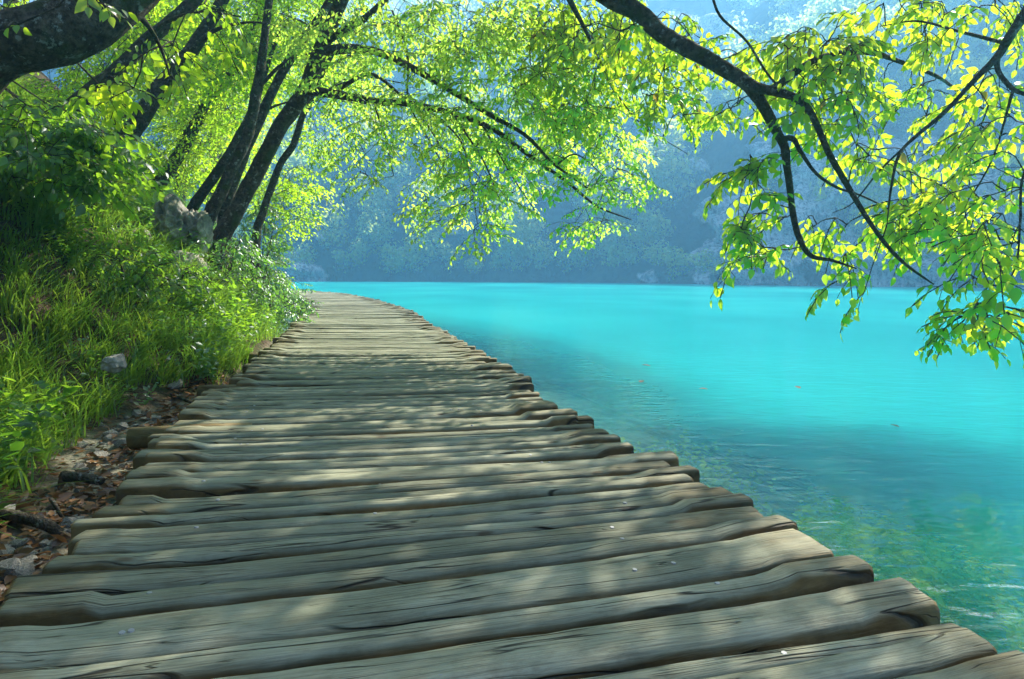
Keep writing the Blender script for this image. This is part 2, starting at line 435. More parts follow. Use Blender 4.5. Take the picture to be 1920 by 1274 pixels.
# smooth the inland direction so the slope fans out without folding
kk = np.hanning(121); kk /= kk.sum()
for c_ in (0, 1):
    sh_n[:, c_] = np.convolve(np.pad(sh_n[:, c_], 60, mode='edge'), kk, mode='valid')
sh_n /= np.linalg.norm(sh_n, axis=1)[:, None]
ROCK = [(1470, 455, 140, 95), (1600, 330, 150, 90), (1230, 285, 85, 50), (1760, 470, 140, 70), (1400, 400, 75, 60), (1850, 380, 120, 90), (1640, 505, 110, 40), (1420, 520, 60, 25)]
def rock_mask(px, py):
    r = np.zeros(len(px))
    for (cx, cy_, rx, ry) in ROCK:
        r = np.maximum(r, 1.25 - np.hypot((px - cx) / rx, (py - cy_) / ry))
    q = np.stack([px / 55, py / 40, 0 * px], 1)
    return np.clip((r - .05 + .55 * fbm(q, 3)) * 1.8, 0, 1)
def hill_point(ui, v):
    """ui: float index along the shore; v: metres inland"""
    ui = np.clip(ui, 0, len(SH) - 1.001); i0 = ui.astype(int); f = (ui - i0)[:, None]
    b = SH[i0] * (1 - f) + SH[i0 + 1] * f; n = sh_n[i0] * (1 - f) + sh_n[i0 + 1] * f
    xy = b + n * v[:, None]
    right = np.clip((ui - 190) / 60, 0, 1)
    z = np.where(v < 0, v * .8, 0) + np.clip(v, 0, 3) * .9
    vv = np.clip(v - 3, 0, 200)
    zl = .80 * vv; zr = 1.25 * np.minimum(vv, 26) + .72 * np.clip(vv - 26, 0, 200)
    z = z + zl * (1 - right) + zr * right
    p = np.stack([xy[:, 0], xy[:, 1], z], 1)
    z = z + fbm(p / 26, 3) * 5.5 * np.clip(v / 15, 0, 1)
    z = np.minimum(z, 74 + 4 * fbm(p / 30 + 9, 2))
    return np.stack([xy[:, 0], xy[:, 1], z + WATER_Z], 1)
nu, nv = 420, 130
vv = np.concatenate([[-8, -3], np.linspace(0, 1, nv - 2) ** 1.35 * 105])
U, Vv = np.meshgrid(np.linspace(0, 419, nu), vv, indexing='ij')
HP = hill_point(U.ravel(), Vv.ravel())
px, py, dc = project(HP)
rk = rock_mask(px, py) * (dc > 5)
# crags: push the rock faces in and out
cr = np.abs(fbm(HP * np.array([.22, .22, .10]), 4)) * 4.5 + np.abs(fbm(HP * np.array([.7, .7, .35]) + 7, 3)) * 2.2
nn = np.repeat(sh_n, nv, axis=0)
amp = (np.clip(rk, 0, 1) * .9 + .15) * np.clip(Vv.ravel() / 2, 0, 1)
HP[:, :2] -= nn * (cr * amp)[:, None]
i, j = np.meshgrid(np.arange(nu - 1), np.arange(nv - 1), indexing='ij')
a = (i * nv + j).ravel(); Qh = np.stack([a, a + 1, a + nv + 1, a + nv], 1)
me = mk_mesh('hillside', HP, None, Qh[:, ::-1], M['hill'], True, {'rock': rk})
obj('hillside', me, kind='structure')

# ------------------------------------------------------------------ lake
xs = warp(-150, 150, 0, 160, 2.2); ys = warp(-55, 150, 8, 170, 2.2)
X, Y = np.meshgrid(xs, ys, indexing='ij')
Zb, _ = ground_z(X.ravel(), Y.ravel())
dep = np.clip((WATER_Z - Zb) / 2.6, 0, 1)
i, j = np.meshgrid(np.arange(len(xs) - 1), np.arange(len(ys) - 1), indexing='ij')
a = (i * len(ys) + j).ravel(); Qw = np.stack([a, a + len(ys), a + len(ys) + 1, a + 1], 1)
obj('lake_water', mk_mesh('lake_water', np.stack([X.ravel(), Y.ravel(), np.full(X.size, WATER_Z)], 1), None, Qw, M['water'], True, {'depth': dep}), kind='structure')

# ------------------------------------------------------------------ haze over the lake
hz = bpy.data.meshes.new('haze'); bm = bmesh.new(); bmesh.ops.create_cube(bm, size=1)
bmesh.ops.scale(bm, vec=(306, 276, 96), verts=bm.verts); bmesh.ops.translate(bm, vec=(0, 80, 39.5), verts=bm.verts)
bm.to_mesh(hz); bm.free()
m, nt, out = new_mat('haze')
pv = N(nt, 'ShaderNodeVolumePrincipled'); pv.inputs['Density'].default_value = .0027
pv.inputs['Color'].default_value = (.22, .58, 1.0, 1); pv.inputs['Anisotropy'].default_value = .5
nt.links.new(pv.outputs[0], out.inputs['Volume']); hz.materials.append(m)
ho = obj('haze', hz, kind='stuff'); ho['label'] = 'blue morning haze hanging over the lake'; ho.display_type = 'WIRE'

# ------------------------------------------------------------------ boardwalk
bw = thing('boardwalk', 'weathered grey wooden boardwalk of split log planks curving along the lake', 'boardwalk', (-.15, 1.78, -.45))
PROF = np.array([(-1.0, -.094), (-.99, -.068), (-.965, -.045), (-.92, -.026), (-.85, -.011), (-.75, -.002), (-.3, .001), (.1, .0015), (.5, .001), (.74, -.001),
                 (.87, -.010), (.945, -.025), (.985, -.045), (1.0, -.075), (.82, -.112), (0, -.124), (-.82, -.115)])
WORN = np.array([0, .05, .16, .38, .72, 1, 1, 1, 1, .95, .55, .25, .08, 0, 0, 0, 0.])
def plank_mesh(L, w, seed, segs, thick=1.0, lip=1.0):
    r = np.random.default_rng(seed)
    t = np.linspace(-1, 1, segs - 2); t = np.sign(t) * np.abs(t) ** .8
    x = np.concatenate([[-L / 2], t * (L / 2 - .014), [L / 2]]); t = x / (L / 2)
    k = len(PROF)
    p = np.stack([x, np.full(segs, seed * 3.1), np.zeros(segs)], 1)
    fr = w / 2 * (1 + .06 * fbm(p * 1.3, 3) + .03 * fbm(p * 7, 2)); bk = w / 2 * (1 + .06 * fbm(p * 1.3 + 50, 3) + .03 * fbm(p * 7 + 50, 2))
    e0, e1 = r.uniform(.74, .88), r.uniform(.70, .86)
    up = np.where(t < 0, np.clip((-t - e0) / .045, 0, 1), np.clip((t - e1) / .045, 0, 1)); up = up * up * (3 - 2 * up)
    rl = r.uniform(.004, .024) * lip; rr = r.uniform(.004, .026) * lip
    if r.random() < .2: rl *= .2
    if r.random() < .2: rr *= .2
    lip_z = up * np.where(t < 0, rl, rr)
    sag = -.010 * (1 - t ** 2) + fbm(p * 1.7 + 90, 3) * .004
    V = np.zeros((segs, k, 3)); W = np.zeros((segs, k))
    for q in range(segs):
        yy = PROF[:, 0] * np.where(PROF[:, 0] < 0, fr[q], bk[q])
        zz = PROF[:, 1] * thick
        top = WORN > .5
        tilt = r.uniform(-.2, .2) * 0
        z = zz + (sag[q] + lip_z[q]) * np.clip(WORN + .35, 0, 1)
        # where the tread is worn the front edge is bevelled further down
        z = z - (1 - up[q]) * np.clip(np.abs(PROF[:, 0]) - .62, 0, 1) * .02
        if q in (0, segs - 1):
            yy = yy * .95; z = np.where(top, z - .008, z + .004)
        V[q, :, 0] = x[q]; V[q, :, 1] = yy; V[q, :, 2] = z
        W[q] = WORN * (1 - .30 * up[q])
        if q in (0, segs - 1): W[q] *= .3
    Vf = V.reshape(-1, 3)
    Vf[:, 2] += fbm(Vf * np.array([3, 26, 9]) + seed, 3) * .0035
    Vf[:, 1] += fbm(Vf * np.array([9, 5, 30]) + seed * 2, 3) * .0035
    # slanted saw cut
    sl, sr = r.uniform(-.16, .16), r.uniform(-.16, .16)
    Vf[:, 0] += np.where(Vf[:, 0] > L / 2 - .03, sr, 0) * Vf[:, 1] + np.where(Vf[:, 0] < -L / 2 + .03, sl, 0) * Vf[:, 1]
    i, j = np.meshgrid(np.arange(segs - 1), np.arange(k), indexing='ij')
    a = i * k + j; b = i * k + (j + 1) % k
    Q = np.stack([a, a + k, b + k, b], -1).reshape(-1, 4)
    c0 = len(Vf); e0_, e1_ = Vf[:k].copy(), Vf[-k:].copy()
    Vf = np.vstack([Vf, e0_, e0_.mean(0), e1_, e1_.mean(0)])           # crisp saw-cut end faces
    T = [[c0 + k, c0 + j, c0 + (j + 1) % k] for j in range(k)] + [[c0 + 2 * k + 1, c0 + k + 1 + (j + 1) % k, c0 + k + 1 + j] for j in range(k)]
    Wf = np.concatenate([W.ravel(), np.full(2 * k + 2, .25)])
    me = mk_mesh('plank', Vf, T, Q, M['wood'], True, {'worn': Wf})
    ev = np.empty(len(me.edges) * 2, np.int32); me.edges.foreach_get('vertices', ev); ev = ev.reshape(-1, 2)
    on = (ev < segs * k).all(1); pi_ = ev % k
    sharp = on & (pi_[:, 0] == pi_[:, 1]) & np.isin(pi_[:, 0], (4, 10))          # crisp worn arrises
    at = me.attributes.new('sharp_edge', 'BOOLEAN', 'EDGE'); at.data.foreach_set('value', sharp)
    return me, (sag, x)
# nail head
bm = bmesh.new(); bmesh.ops.create_cone(bm, cap_ends=True, segments=10, radius1=.0085, radius2=.0065, depth=.004)
nail_me = bpy.data.meshes.new('nail'); bm.to_mesh(nail_me); bm.free(); nail_me.materials.append(M['nail'])
ANG_Y = [0, 1.8, 2.4, 3.0, 4.0, 5.4, 7.7, 12.4, 18.5, 23.5, 30, 35.6, 40, 43]
ANG = [15, 14.2, 14.5, 10, 9, 7, 3, 2, 11, 21, 31, 47, 62, 70]
far_meshes = [plank_mesh(2.36, .19, 900 + q, 12)[0] for q in range(8)]
s = float(np.interp(-1.0, CLs[:, 1], arc)); k = 0; edges = []
while True:
    c = path_at(s)
    if c[1] > 43.5: break
    w = float(rng.choice([.074, .090, .106, .124, .142, .172], p=[.12, .22, .24, .2, .14, .08]))
    if abs(c[1] - 1.62) < .09: w = .22
    s += w / 2; c = path_at(s)
    an = math.radians(np.interp(c[1], ANG_Y, ANG) + rng.normal(0, 1.0 if c[1] < 12 else .7))
    L = 2.27 + rng.normal(0, .035); off = rng.normal(0, .03)
    near = c[1] < 13
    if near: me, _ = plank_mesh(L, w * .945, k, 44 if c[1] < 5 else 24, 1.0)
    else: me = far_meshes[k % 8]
    cz = rng.normal(0, .007)
    rot = Matrix.Translation((c[0] + off * math.cos(an), c[1] + off * math.sin(an), cz)) @ Matrix.Rotation(an, 4, 'Z') @ Matrix.Rotation(rng.normal(0, .035), 4, 'X') @ Matrix.Rotation(rng.normal(0, .004), 4, 'Y')
    if not near: rot = rot @ Matrix.Diagonal((1, w / .19, 1, 1))
    loc_rel = Matrix.Translation((.15, -1.78, .45)) @ rot
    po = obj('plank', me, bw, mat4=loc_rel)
    if 0.8 < c[1] < 5.2:
        co = np.empty(len(me.vertices) * 3, np.float32); me.vertices.foreach_get('co', co); co = co.reshape(-1, 3)
        for nx in [q_ for q_ in (-.78, -.12, .62) if rng.random() < .5]:
            for q in range(1 if rng.random() < .65 else 2):
                x0 = nx + rng.normal(0, .05); y0 = rng.uniform(-.45, .45) * w / 2
                dd = (co[:, 0] - x0) ** 2 + (co[:, 1] - y0) ** 2 * 2 + np.where(co[:, 2] < -.03, 9, 0)
                z0 = np.sort(co[np.argsort(dd)[:4], 2]).mean()
                obj('nail', nail_me, po, mat4=Matrix.Translation((x0, y0, z0 + .0008)) @ Matrix.Rotation(rng.normal(0, .1), 4, 'X'))
    edges.append((c[0], c[1], an, L))
    s += w / 2 + max(0, rng.normal(.013, .005)); k += 1
print('planks', k)
# log stringers, cross beams and posts below the planks
for off in (-.85, 0, .85):
    mb = MB(); pts = CLs[20:870:6] - left_n[20:870:6] * off
    tube(mb, np.column_stack([pts, np.full(len(pts), -.185)]), .075, 8, .06)
    me = mb.mesh('stringer', M['wood'], attr='worn'); o = obj('stringer', me, bw); o.location = (.15, -1.78, .45)
for yb in (1.0, 2.7, 3.93, 5.3, 7.3, 9.6, 12.2, 15, 17.6, 20.2, 23, 26, 29, 32):
    sidx = np.argmin(abs(CLs[:, 1] - yb)); c = CLs[sidx]; an = math.radians(np.interp(yb, ANG_Y, ANG)); d = np.array([math.cos(an), math.sin(an)])
    mb = MB(); x = np.linspace(-1.34, 1.22, 9)
    zz = -.15 if yb in (3.93, 5.3, 7.3) else -.22
    if zz > -.2: 
        tube(mb, np.column_stack([c + np.outer(x[:3], d), np.full(3, -.07)]), .062, 8, .1, yb)
    tube(mb, np.column_stack([c + np.outer(x, d), np.full(9, -.27)]), .075, 8, .08, yb)
    o = obj('cross_beam', mb.mesh('cross_beam', M['wood'], attr='worn'), bw); o.location = (.15, -1.78, .45)
    for sx in (-1.05, 1.0):
        b = c + d * sx; zb = float(ground_z([b[0]], [b[1]])[0][0])
        mb = MB(); zz = np.linspace(min(zb, -.5) - .3, -.24, 6)
        tube(mb, np.column_stack([np.full(6, b[0]), np.full(6, b[1]), zz]), .085, 9, .08, yb + sx)
        o = obj('post', mb.mesh('post', M['wood'], attr='worn'), bw); o.location = (.15, -1.78, .45)

# ------------------------------------------------------------------ leaves and sprays
LEAF8_V = np.array([(0, 0, 0), (0, .30, -.02), (0, .64, -.035), (0, 1, -.10),
                    (-.20, .13, .03), (-.30, .38, .05), (-.19, .70, .02), (.20, .13, .03), (.30, .38, .05), (.19, .70, .02)], float)
LEAF8_Q = np.array([(0, 1, 5, 4), (1, 2, 6, 5), (0, 7, 8, 1), (1, 8, 9, 2)]); LEAF8_T = np.array([(2, 3, 6), (2, 9, 3)])
LEAF4_V = np.array([(0, 0, 0), (-.26, .28, .06), (-.20, .66, .04), (0, 1, -.08), (.20, .66, .04), (.26, .28, .06)], float)
LEAF4_Q = np.array([(0, 3, 2, 1), (0, 5, 4, 3)]); LEAF4_T = np.zeros((0, 3), int)
LEAF3_V = np.array([(0, 0, 0), (-.30, .45, .07), (0, 1, -.06), (.30, .45, .07)], float)
LEAF3_Q = np.zeros((0, 4), int); LEAF3_T = np.array([(0, 2, 1), (0, 3, 2)])
def frames_to_mesh(name, pos, R, size, tint, mat, kind=8):
    LV, LQ, LT = {8: (LEAF8_V, LEAF8_Q, LEAF8_T), 4: (LEAF4_V, LEAF4_Q, LEAF4_T), 3: (LEAF3_V, LEAF3_Q, LEAF3_T)}[kind]
    n = len(pos); k = len(LV)
    V = pos[:, None, :] + size[:, None, None] * np.einsum('nij,kj->nki', R, LV)
    o = (np.arange(n) * k)[:, None, None]
    Q = (LQ[None] + o).reshape(-1, 4) if len(LQ) else None; T = (LT[None] + o).reshape(-1, 3) if len(LT) else None
    return mk_mesh(name, V.reshape(-1, 3), T, Q, mat, True, {'tint': np.repeat(tint, k)})
def frame(y, nrm):
    y = y / np.linalg.norm(y, axis=-1, keepdims=True); x = np.cross(y, nrm); x /= np.linalg.norm(x, axis=-1, keepdims=True) + 1e-9
    return np.stack([x, y, np.cross(x, y)], -1)

def spray_template(seed, length=.5, leaf=.075, droop=.35, nside=5, hang=.6, gap=.75):
    """twig along +Y in the XY plane with alternate leaves and side twigs; returns leaf frames and twig polylines"""
    r = np.random.default_rng(seed); pos = []; R = []; sz = []; tw = []
    def twig(p0, d, L, lvl):
        n = max(4, int(L / (leaf * gap)))
        ts = np.linspace(0, 1, n + 1)
        side0 = np.cross(d, [0, 0, 1.0]); side0 /= np.linalg.norm(side0) + 1e-9
        bend = r.normal(0, .10)
        pts = p0 + np.outer(ts * L, d) + np.outer(ts ** 2 * L, np.array([0, 0, -droop * r.uniform(.6, 1.3)])) + np.outer(ts ** 2 * L * bend, side0)
        tw.append((pts, .0030 if lvl == 0 else .0018))
        for i in range(1 if lvl else 2, n + 1):
            if r.random() < .08: continue
            td = pts[i] - pts[i - 1]; td /= np.linalg.norm(td)
            side = 1 if i % 2 else -1
            sv = np.cross(td, [0, 0, 1.0]); sv /= np.linalg.norm(sv)
            if i == n: y = td + np.array([0, 0, -hang * .7])
            else: y = td * r.uniform(.4, .9) + side * sv * r.uniform(.7, 1.1) + np.array([0, 0, -hang * r.uniform(.3, 1.5)])
            nr = np.array([0, 0, 1.0]) + r.normal(0, .38, 3) + td * .3
            pos.append(pts[i] + r.normal(0, .004, 3)); R.append(frame(y[None], nr[None])[0]); sz.append(leaf * r.uniform(.62, 1.18) * (1 if i < n else .8))
        return pts
    main = twig(np.zeros(3), np.array([0, 1.0, 0]), length, 0)
    for q in range(nside):
        i = int(len(main) * (.12 + .7 * q / max(1, nside))); side = 1 if q % 2 else -1
        d = np.array([side * r.uniform(.6, .95), r.uniform(.5, .9), r.normal(0, .12)]); d /= np.linalg.norm(d)
        twig(main[i], d, length * r.uniform(.35, .62) * (1 - .4 * q / nside), 1)
    return np.array(pos), np.array(R), np.array(sz), tw

def rot_zxy(az, pitch, roll):
    """spray axis +Y turned to azimuth az (0 = +Y, clockwise to +X), tipped by pitch, rolled"""
    ca, sa = np.cos(-az), np.sin(-az); cp, sp = np.cos(pitch), np.sin(pitch); cr, sr = np.cos(roll), np.sin(roll)
    z = np.zeros_like(az); o = np.ones_like(az)
    Rz = np.stack([ca, -sa, z, sa, ca, z, z, z, o], -1).reshape(-1, 3, 3)
    Rx = np.stack([o, z, z, z, cp, -sp, z, sp, cp], -1).reshape(-1, 3, 3)
    Ry = np.stack([cr, z, sr, z, o, z, -sr, z, cr], -1).reshape(-1, 3, 3)
    return Rz @ Rx @ Ry

def blob_points(blobs, r):
    """blobs: (px, py, rx, ry, depth, depth spread, count) or ('w', x, y, z, rx, ry, rz, count)"""
    out = []
    for b in blobs:
        if b[0] == 'w':
            _, x, y, z, rx, ry, rz, n = b
            q = r.normal(size=(n, 3)); q /= np.linalg.norm(q, axis=1)[:, None]; q *= r.random((n, 1)) ** .42
            out.append(np.array([x, y, z]) + q * np.array([rx, ry, rz]))
        else:
            px, py, rx, ry, d, dd, n = b
            q = r.normal(size=(n, 2)); q /= np.linalg.norm(q, axis=1)[:, None]; q *= r.random((n, 1)) ** .5
            dp = d + r.uniform(-1, 1, n) * dd
            out.append(np.array([P(px + q[t, 0] * rx, py + q[t, 1] * ry, dp[t]) for t in range(n)]))
    return np.vstack(out)

def tree(name, label, cat, limbs, blobs, leaf_mat_, leaf=.075, spray_len=.5, kind=4, nleaf_parts=0, group=None, seed=1,
         pitch=(-.5, .25), hang=.6, droop=.35, sides=10, gap=.75, nside=5, tintshift=0.0, twig_r=1.0, maxlink=1.6):
    """limbs: list of (part name, [(x, y, z, r) ...]); the first starts at the root. Sprays grow from the nearest wood."""
    r = np.random.default_rng(seed)
    f0 = limbs[0][1][0]; zg = gz(f0[0], f0[1]) - .12
    if f0[2] > zg + .05: limbs[0] = (limbs[0][0], [(f0[0] - .06, f0[1], zg, f0[3] * 1.2)] + list(limbs[0][1]))
    base = np.array(limbs[0][1][0][:3]); t = thing(name, label, cat, tuple(base), group)
    wood = []; wr = []
    for li, (pn, pts) in enumerate(limbs):
        a = spline(np.array(pts, float), max(10, len(pts) * 5)); a[:, 3] = np.maximum(a[:, 3], .003)
        wob = a[:, 3].max() * .12
        a[1:, :3] += np.stack([fbm(a[1:, :3] * 2.2 + 31 * c + seed, 2) for c in range(3)], 1) * wob
        mb = MB(); nsd = sides if a[0, 3] > .05 else 7
        tube(mb, a[:, :3] - base, a[:, 3], nsd if li else max(sides, 14), .10, seed * 3.3 + li)
        obj(pn, mb.mesh(pn, M['bark']), t)
        wood.append(a[:, :3]); wr.append(a[:, 3])
    if not blobs: return t
    pts = blob_points(blobs, r)
    nodes = np.vstack(wood); nrad = np.concatenate(wr)
    d0 = np.array([np.min(((nodes - p) ** 2).sum(1)) for p in pts]); order = np.argsort(d0)
    N0 = len(nodes); cap = N0 + len(pts) * 3
    buf = np.zeros((cap, 3)); buf[:N0] = nodes; n = N0
    mbt = MB(); az = np.zeros(len(pts))
    for k in order:
        p = pts[k]; dd = ((buf[:n] - p) ** 2).sum(1); q = buf[np.argmin(dd)]; L = math.sqrt(dd.min())
        v = p - q
        mid = (p + q) / 2 + np.array([0, 0, .12 * L]) + r.normal(0, .06 * L, 3)
        c = np.array([q, (q * .45 + mid * .55) + r.normal(0, .02 * L, 3), mid, (p + mid) / 2 + np.array([0, 0, .03 * L]), p])
        rr = (.0035 + .0035 * min(L, 1.5)) * twig_r
        tube(mbt, c - base, np.linspace(rr, .0028 * twig_r, 5), 4, cap=False)
        buf[n] = mid; buf[n + 1] = (p + mid) / 2; buf[n + 2] = p; n += 3
        az[k] = math.atan2(v[0], v[1]) + r.normal(0, .7) if L > .05 else r.uniform(0, 6.28)
    pit = r.uniform(pitch[0], pitch[1], len(pts)); rol = r.normal(0, .35, len(pts)); sc = r.uniform(.75, 1.2, len(pts))
    RS = rot_zxy(az, pit, rol)
    temps = [spray_template(seed * 20 + q, spray_len, leaf, droop, nside, hang, gap) for q in range(7)]
    ti = r.integers(0, 7, len(pts)); PO = []; RO = []; SZ = []; TI = []
    stint = np.clip(r.normal(.48 + tintshift, .13, len(pts)), .05, .9)
    for q in range(7):
        idx = np.where(ti == q)[0]
        if not len(idx): continue
        tp, tR, ts, tw = temps[q]
        po = pts[idx][:, None, :] + np.einsum('nij,kj->nki', RS[idx], tp) * sc[idx][:, None, None]
        RR = np.einsum('nij,kjl->nkil', RS[idx], tR)
        PO.append(po.reshape(-1, 3)); RO.append(RR.reshape(-1, 3, 3)); SZ.append((ts[None] * sc[idx][:, None]).ravel())
        TI.append(np.clip(np.repeat(stint[idx], len(tp)) + r.normal(0, .12, len(idx) * len(tp)), .02, .92))
        for kx in idx:
            for (tpts, rad) in tw:
                w = pts[kx] + (RS[kx] @ tpts.T).T * sc[kx]
                tube(mbt, w[::2] - base if len(w) > 5 else w - base, rad * twig_r, 3, cap=False)
    PO = np.vstack(PO); RO = np.vstack(RO); SZ = np.concatenate(SZ); TI = np.concatenate(TI)
    old = r.random(len(TI)) < .004; TI[old] = .99
    obj('twigs', mbt.mesh('twigs', M['bark'], True), t, kind='stuff')
    sel = np.zeros(len(PO), bool)
    if nleaf_parts:
        px, py, dc = project(PO)
        show = np.where((px > 5) & (px < 1915) & (py > 5) & (py < 1265) & (dc > .3), SZ / np.maximum(dc, .3), 0)
        sel[np.argsort(-show)[:nleaf_parts]] = True; sel &= show > 0
        bins = [.2, .35, .5, .65, .8, .99]
        lm = [frames_to_mesh('leaf', np.zeros((1, 3)), np.eye(3)[None], np.ones(1), np.array([b]), leaf_mat_, 8) for b in bins]
        for kx in np.where(sel)[0]:
            m4 = Matrix(np.vstack([np.column_stack([RO[kx] * SZ[kx], PO[kx] - base]), [0, 0, 0, 1]]).tolist())
            obj('leaf', lm[int(np.argmin(np.abs(np.array(bins) - TI[kx])))], t, mat4=m4)
    rest = ~sel
    obj('foliage', frames_to_mesh('foliage', PO[rest] - base, RO[rest], SZ[rest], TI[rest], leaf_mat_, kind), t, kind='stuff')
    print(name, 'sprays', len(pts), 'leaves', len(PO))
    return t

def L_(pts):
    """(px, py, depth, radius) -> (x, y, z, radius)"""
    return [(*P(a, b, c), r_) for (a, b, c, r_) in pts]

# ------------------------------------------------------------------ old tree leaning over the walk: trunk at top left, limb hanging in at the right
K = 1.45
def PK(px, py, d): return P(px, py, d * K)
def LK(pts): return L_([(a_, b_, c_ * K, d_ * K * .66) for (a_, b_, c_, d_) in pts])
def BK(bl): return [('w', b[1] * K, b[2] * K, CAM_Z + (b[3] - CAM_Z) * K, b[4] * K, b[5] * K, b[6] * K, b[7]) if b[0] == 'w' else (*b[:4], b[4] * K, b[5] * K, int(b[6] * 1.2 + .5)) for b in bl]
root = (-5.2, 3.9, gz(-5.2, 3.9) - .2, .36)
old_limbs = [
    ('trunk', [root, (-4.7, 4.1, 2.0, .30), (*PK(-170, 170, 3.0), 0.225), (*PK(0, 100, 3.05), 0.192), (*PK(110, 50, 3.1), 0.188), (*PK(215, -10, 3.2), 0.182), (*PK(330, -95, 3.4), 0.196),
               (*PK(520, -200, 3.7), 0.150), (*PK(760, -260, 4.0), 0.120), (*PK(960, -170, 4.05), 0.098), (*PK(1080, -50, 4.0), 0.082), (*PK(1150, 0, 3.95), 0.074)]),
    ('branch', LK([(1146, -2, 3.95, .076), (1200, 25, 3.92, .075), (1240, 62, 3.9, .072), (1300, 96, 3.85, .070), (1352, 126, 3.82, .064), (1400, 156, 3.8, .058), (1432, 202, 3.78, .047),
                   (1457, 250, 3.75, .040), (1470, 275, 3.74, .034), (1474, 310, 3.72, .029), (1480, 345, 3.7, .027), (1487, 400, 3.68, .024), (1498, 448, 3.66, .022), (1518, 480, 3.64, .018), (1560, 489, 3.6, .012), (1606, 504, 3.55, .006)])),
    ('branch', LK([(1388, 146, 3.8, .05), (1420, 164, 3.75, .048), (1446, 170, 3.7, .038), (1495, 185, 3.65, .030), (1522, 215, 3.62, .026), (1556, 290, 3.6, .024), (1592, 352, 3.58, .022), (1640, 430, 3.55, .018), (1690, 490, 3.5, .013), (1750, 533, 3.45, .006)])),
    ('branch', LK([(1460, 262, 3.75, .024), (1486, 260, 3.72, .022), (1500, 283, 3.7, .017), (1530, 325, 3.7, .014), (1570, 352, 3.72, .011), (1612, 366, 3.75, .008), (1670, 395, 3.8, .006), (1735, 440, 3.85, .003)])),
    ('branch', LK([(1446, 170, 3.7, .034), (1530, 112, 3.8, .028), (1622, 99, 3.9, .024), (1692, 118, 3.95, .019), (1762, 146, 4.0, .015), (1812, 185, 4.0, .010), (1880, 225, 4.0, .005)])),
    ('branch', LK([(1332, -20, 3.6, .012), (1350, 30, 3.6, .011), (1400, 78, 3.65, .010), (1440, 140, 3.68, .009), (1488, 192, 3.7, .006)])),
    ('branch', [(*PK(330, -95, 3.4), 0.174), (-1.74, 5.65, 4.56, 0.145), (-0.87, 6.52, 6.01, 0.102), (0.29, 7.54, 7.17, 0.043)]),
    ('branch', [(*PK(760, -260, 4.0), 0.102), (0.43, 6.52, 4.99, 0.087), (1.74, 7.25, 5.72, 0.058), (3.33, 7.68, 6.15, 0.029)]),
    ('branch', LK([(1040, -90, 4.05, .05), (1060, -20, 4.4, .035), (1100, 60, 4.8, .020), (1140, 150, 5.0, .012), (1200, 230, 5.1, .006), (1290, 290, 5.1, .003)])),
    ('branch', LK([(215, -8, 3.2, .05), (270, 40, 3.3, .022), (300, 90, 3.4, .012), (320, 150, 3.45, .005)])),
]
old_blobs = [(1530, 100, 85, 58, 3.85, .2, 30), (1545, 190, 60, 55, 3.8, .2, 14), (1400, 200, 40, 40, 4.2, .2, 5), (1600, 130, 60, 50, 3.8, .3, 7),
             (1385, 320, 35, 25, 3.75, .2, 3), (1450, 300, 50, 30, 3.7, .2, 5), (1420, 385, 40, 25, 3.75, .2, 3), (1405, 440, 40, 22, 3.7, .2, 4), (1445, 468, 55, 18, 3.7, .2, 4),
             (1530, 415, 65, 25, 3.7, .2, 5), (1560, 470, 35, 15, 3.65, .2, 2), (1640, 270, 75, 45, 3.95, .3, 6), (1700, 180, 75, 45, 4.05, .3, 6), (1760, 300, 55, 35, 4.05, .3, 4),
             (1590, 520, 6, 6, 3.5, .05, 1), (1330, 100, 70, 50, 4.5, .3, 11), (1250, 150, 60, 45, 4.7, .3, 11),
             (1080, 30, 100, 55, 5.1, .4, 32), (1150, 95, 80, 65, 5.0, .4, 28), (1230, 45, 60, 45, 5.0, .4, 11), (1040, 115, 60, 55, 5.3, .4, 14), (1180, 180, 50, 35, 5.1, .3, 9),
             (1300, 205, 50, 30, 4.9, .3, 7), (1090, 230, 40, 45, 5.3, .3, 7), (1150, 45, 100, 35, 4.0, .2, 6),
             (310, 85, 50, 40, 3.7, .2, 5), (215, 160, 45, 15, 3.7, .15, 5), (20, 62, 26, 14, 2.72, .06, 1), (130, -12, 20, 8, 2.72, .06, 1), (380, 20, 50, 30, 3.8, .2, 3), (20, 10, 60, 20, 3.7, .2, 4),
             ('w', .8, 4.7, 3.7, 1.7, 1.0, .5, 70), ('w', -1.0, 4.8, 4.3, 1.3, 1.2, .8, 50)]
tree('leaning_hornbeam', 'old tree with thick dark leaning trunk at top left and limb over the lake', 'tree', old_limbs, BK(old_blobs) + [('w', 2.3, 6.2, 4.8, 2.5, 1.5, .4, 250), ('w', 2.7, 5.2, 4.3, 2.1, .9, .35, 150)],  # the two extra leaf masses are added above view to shade the near planks
     M['leaf_near'], .090, .36, 8, 300, seed=3, pitch=(-.8, .2), hang=.9, gap=.62, nside=4, twig_r=1.4)

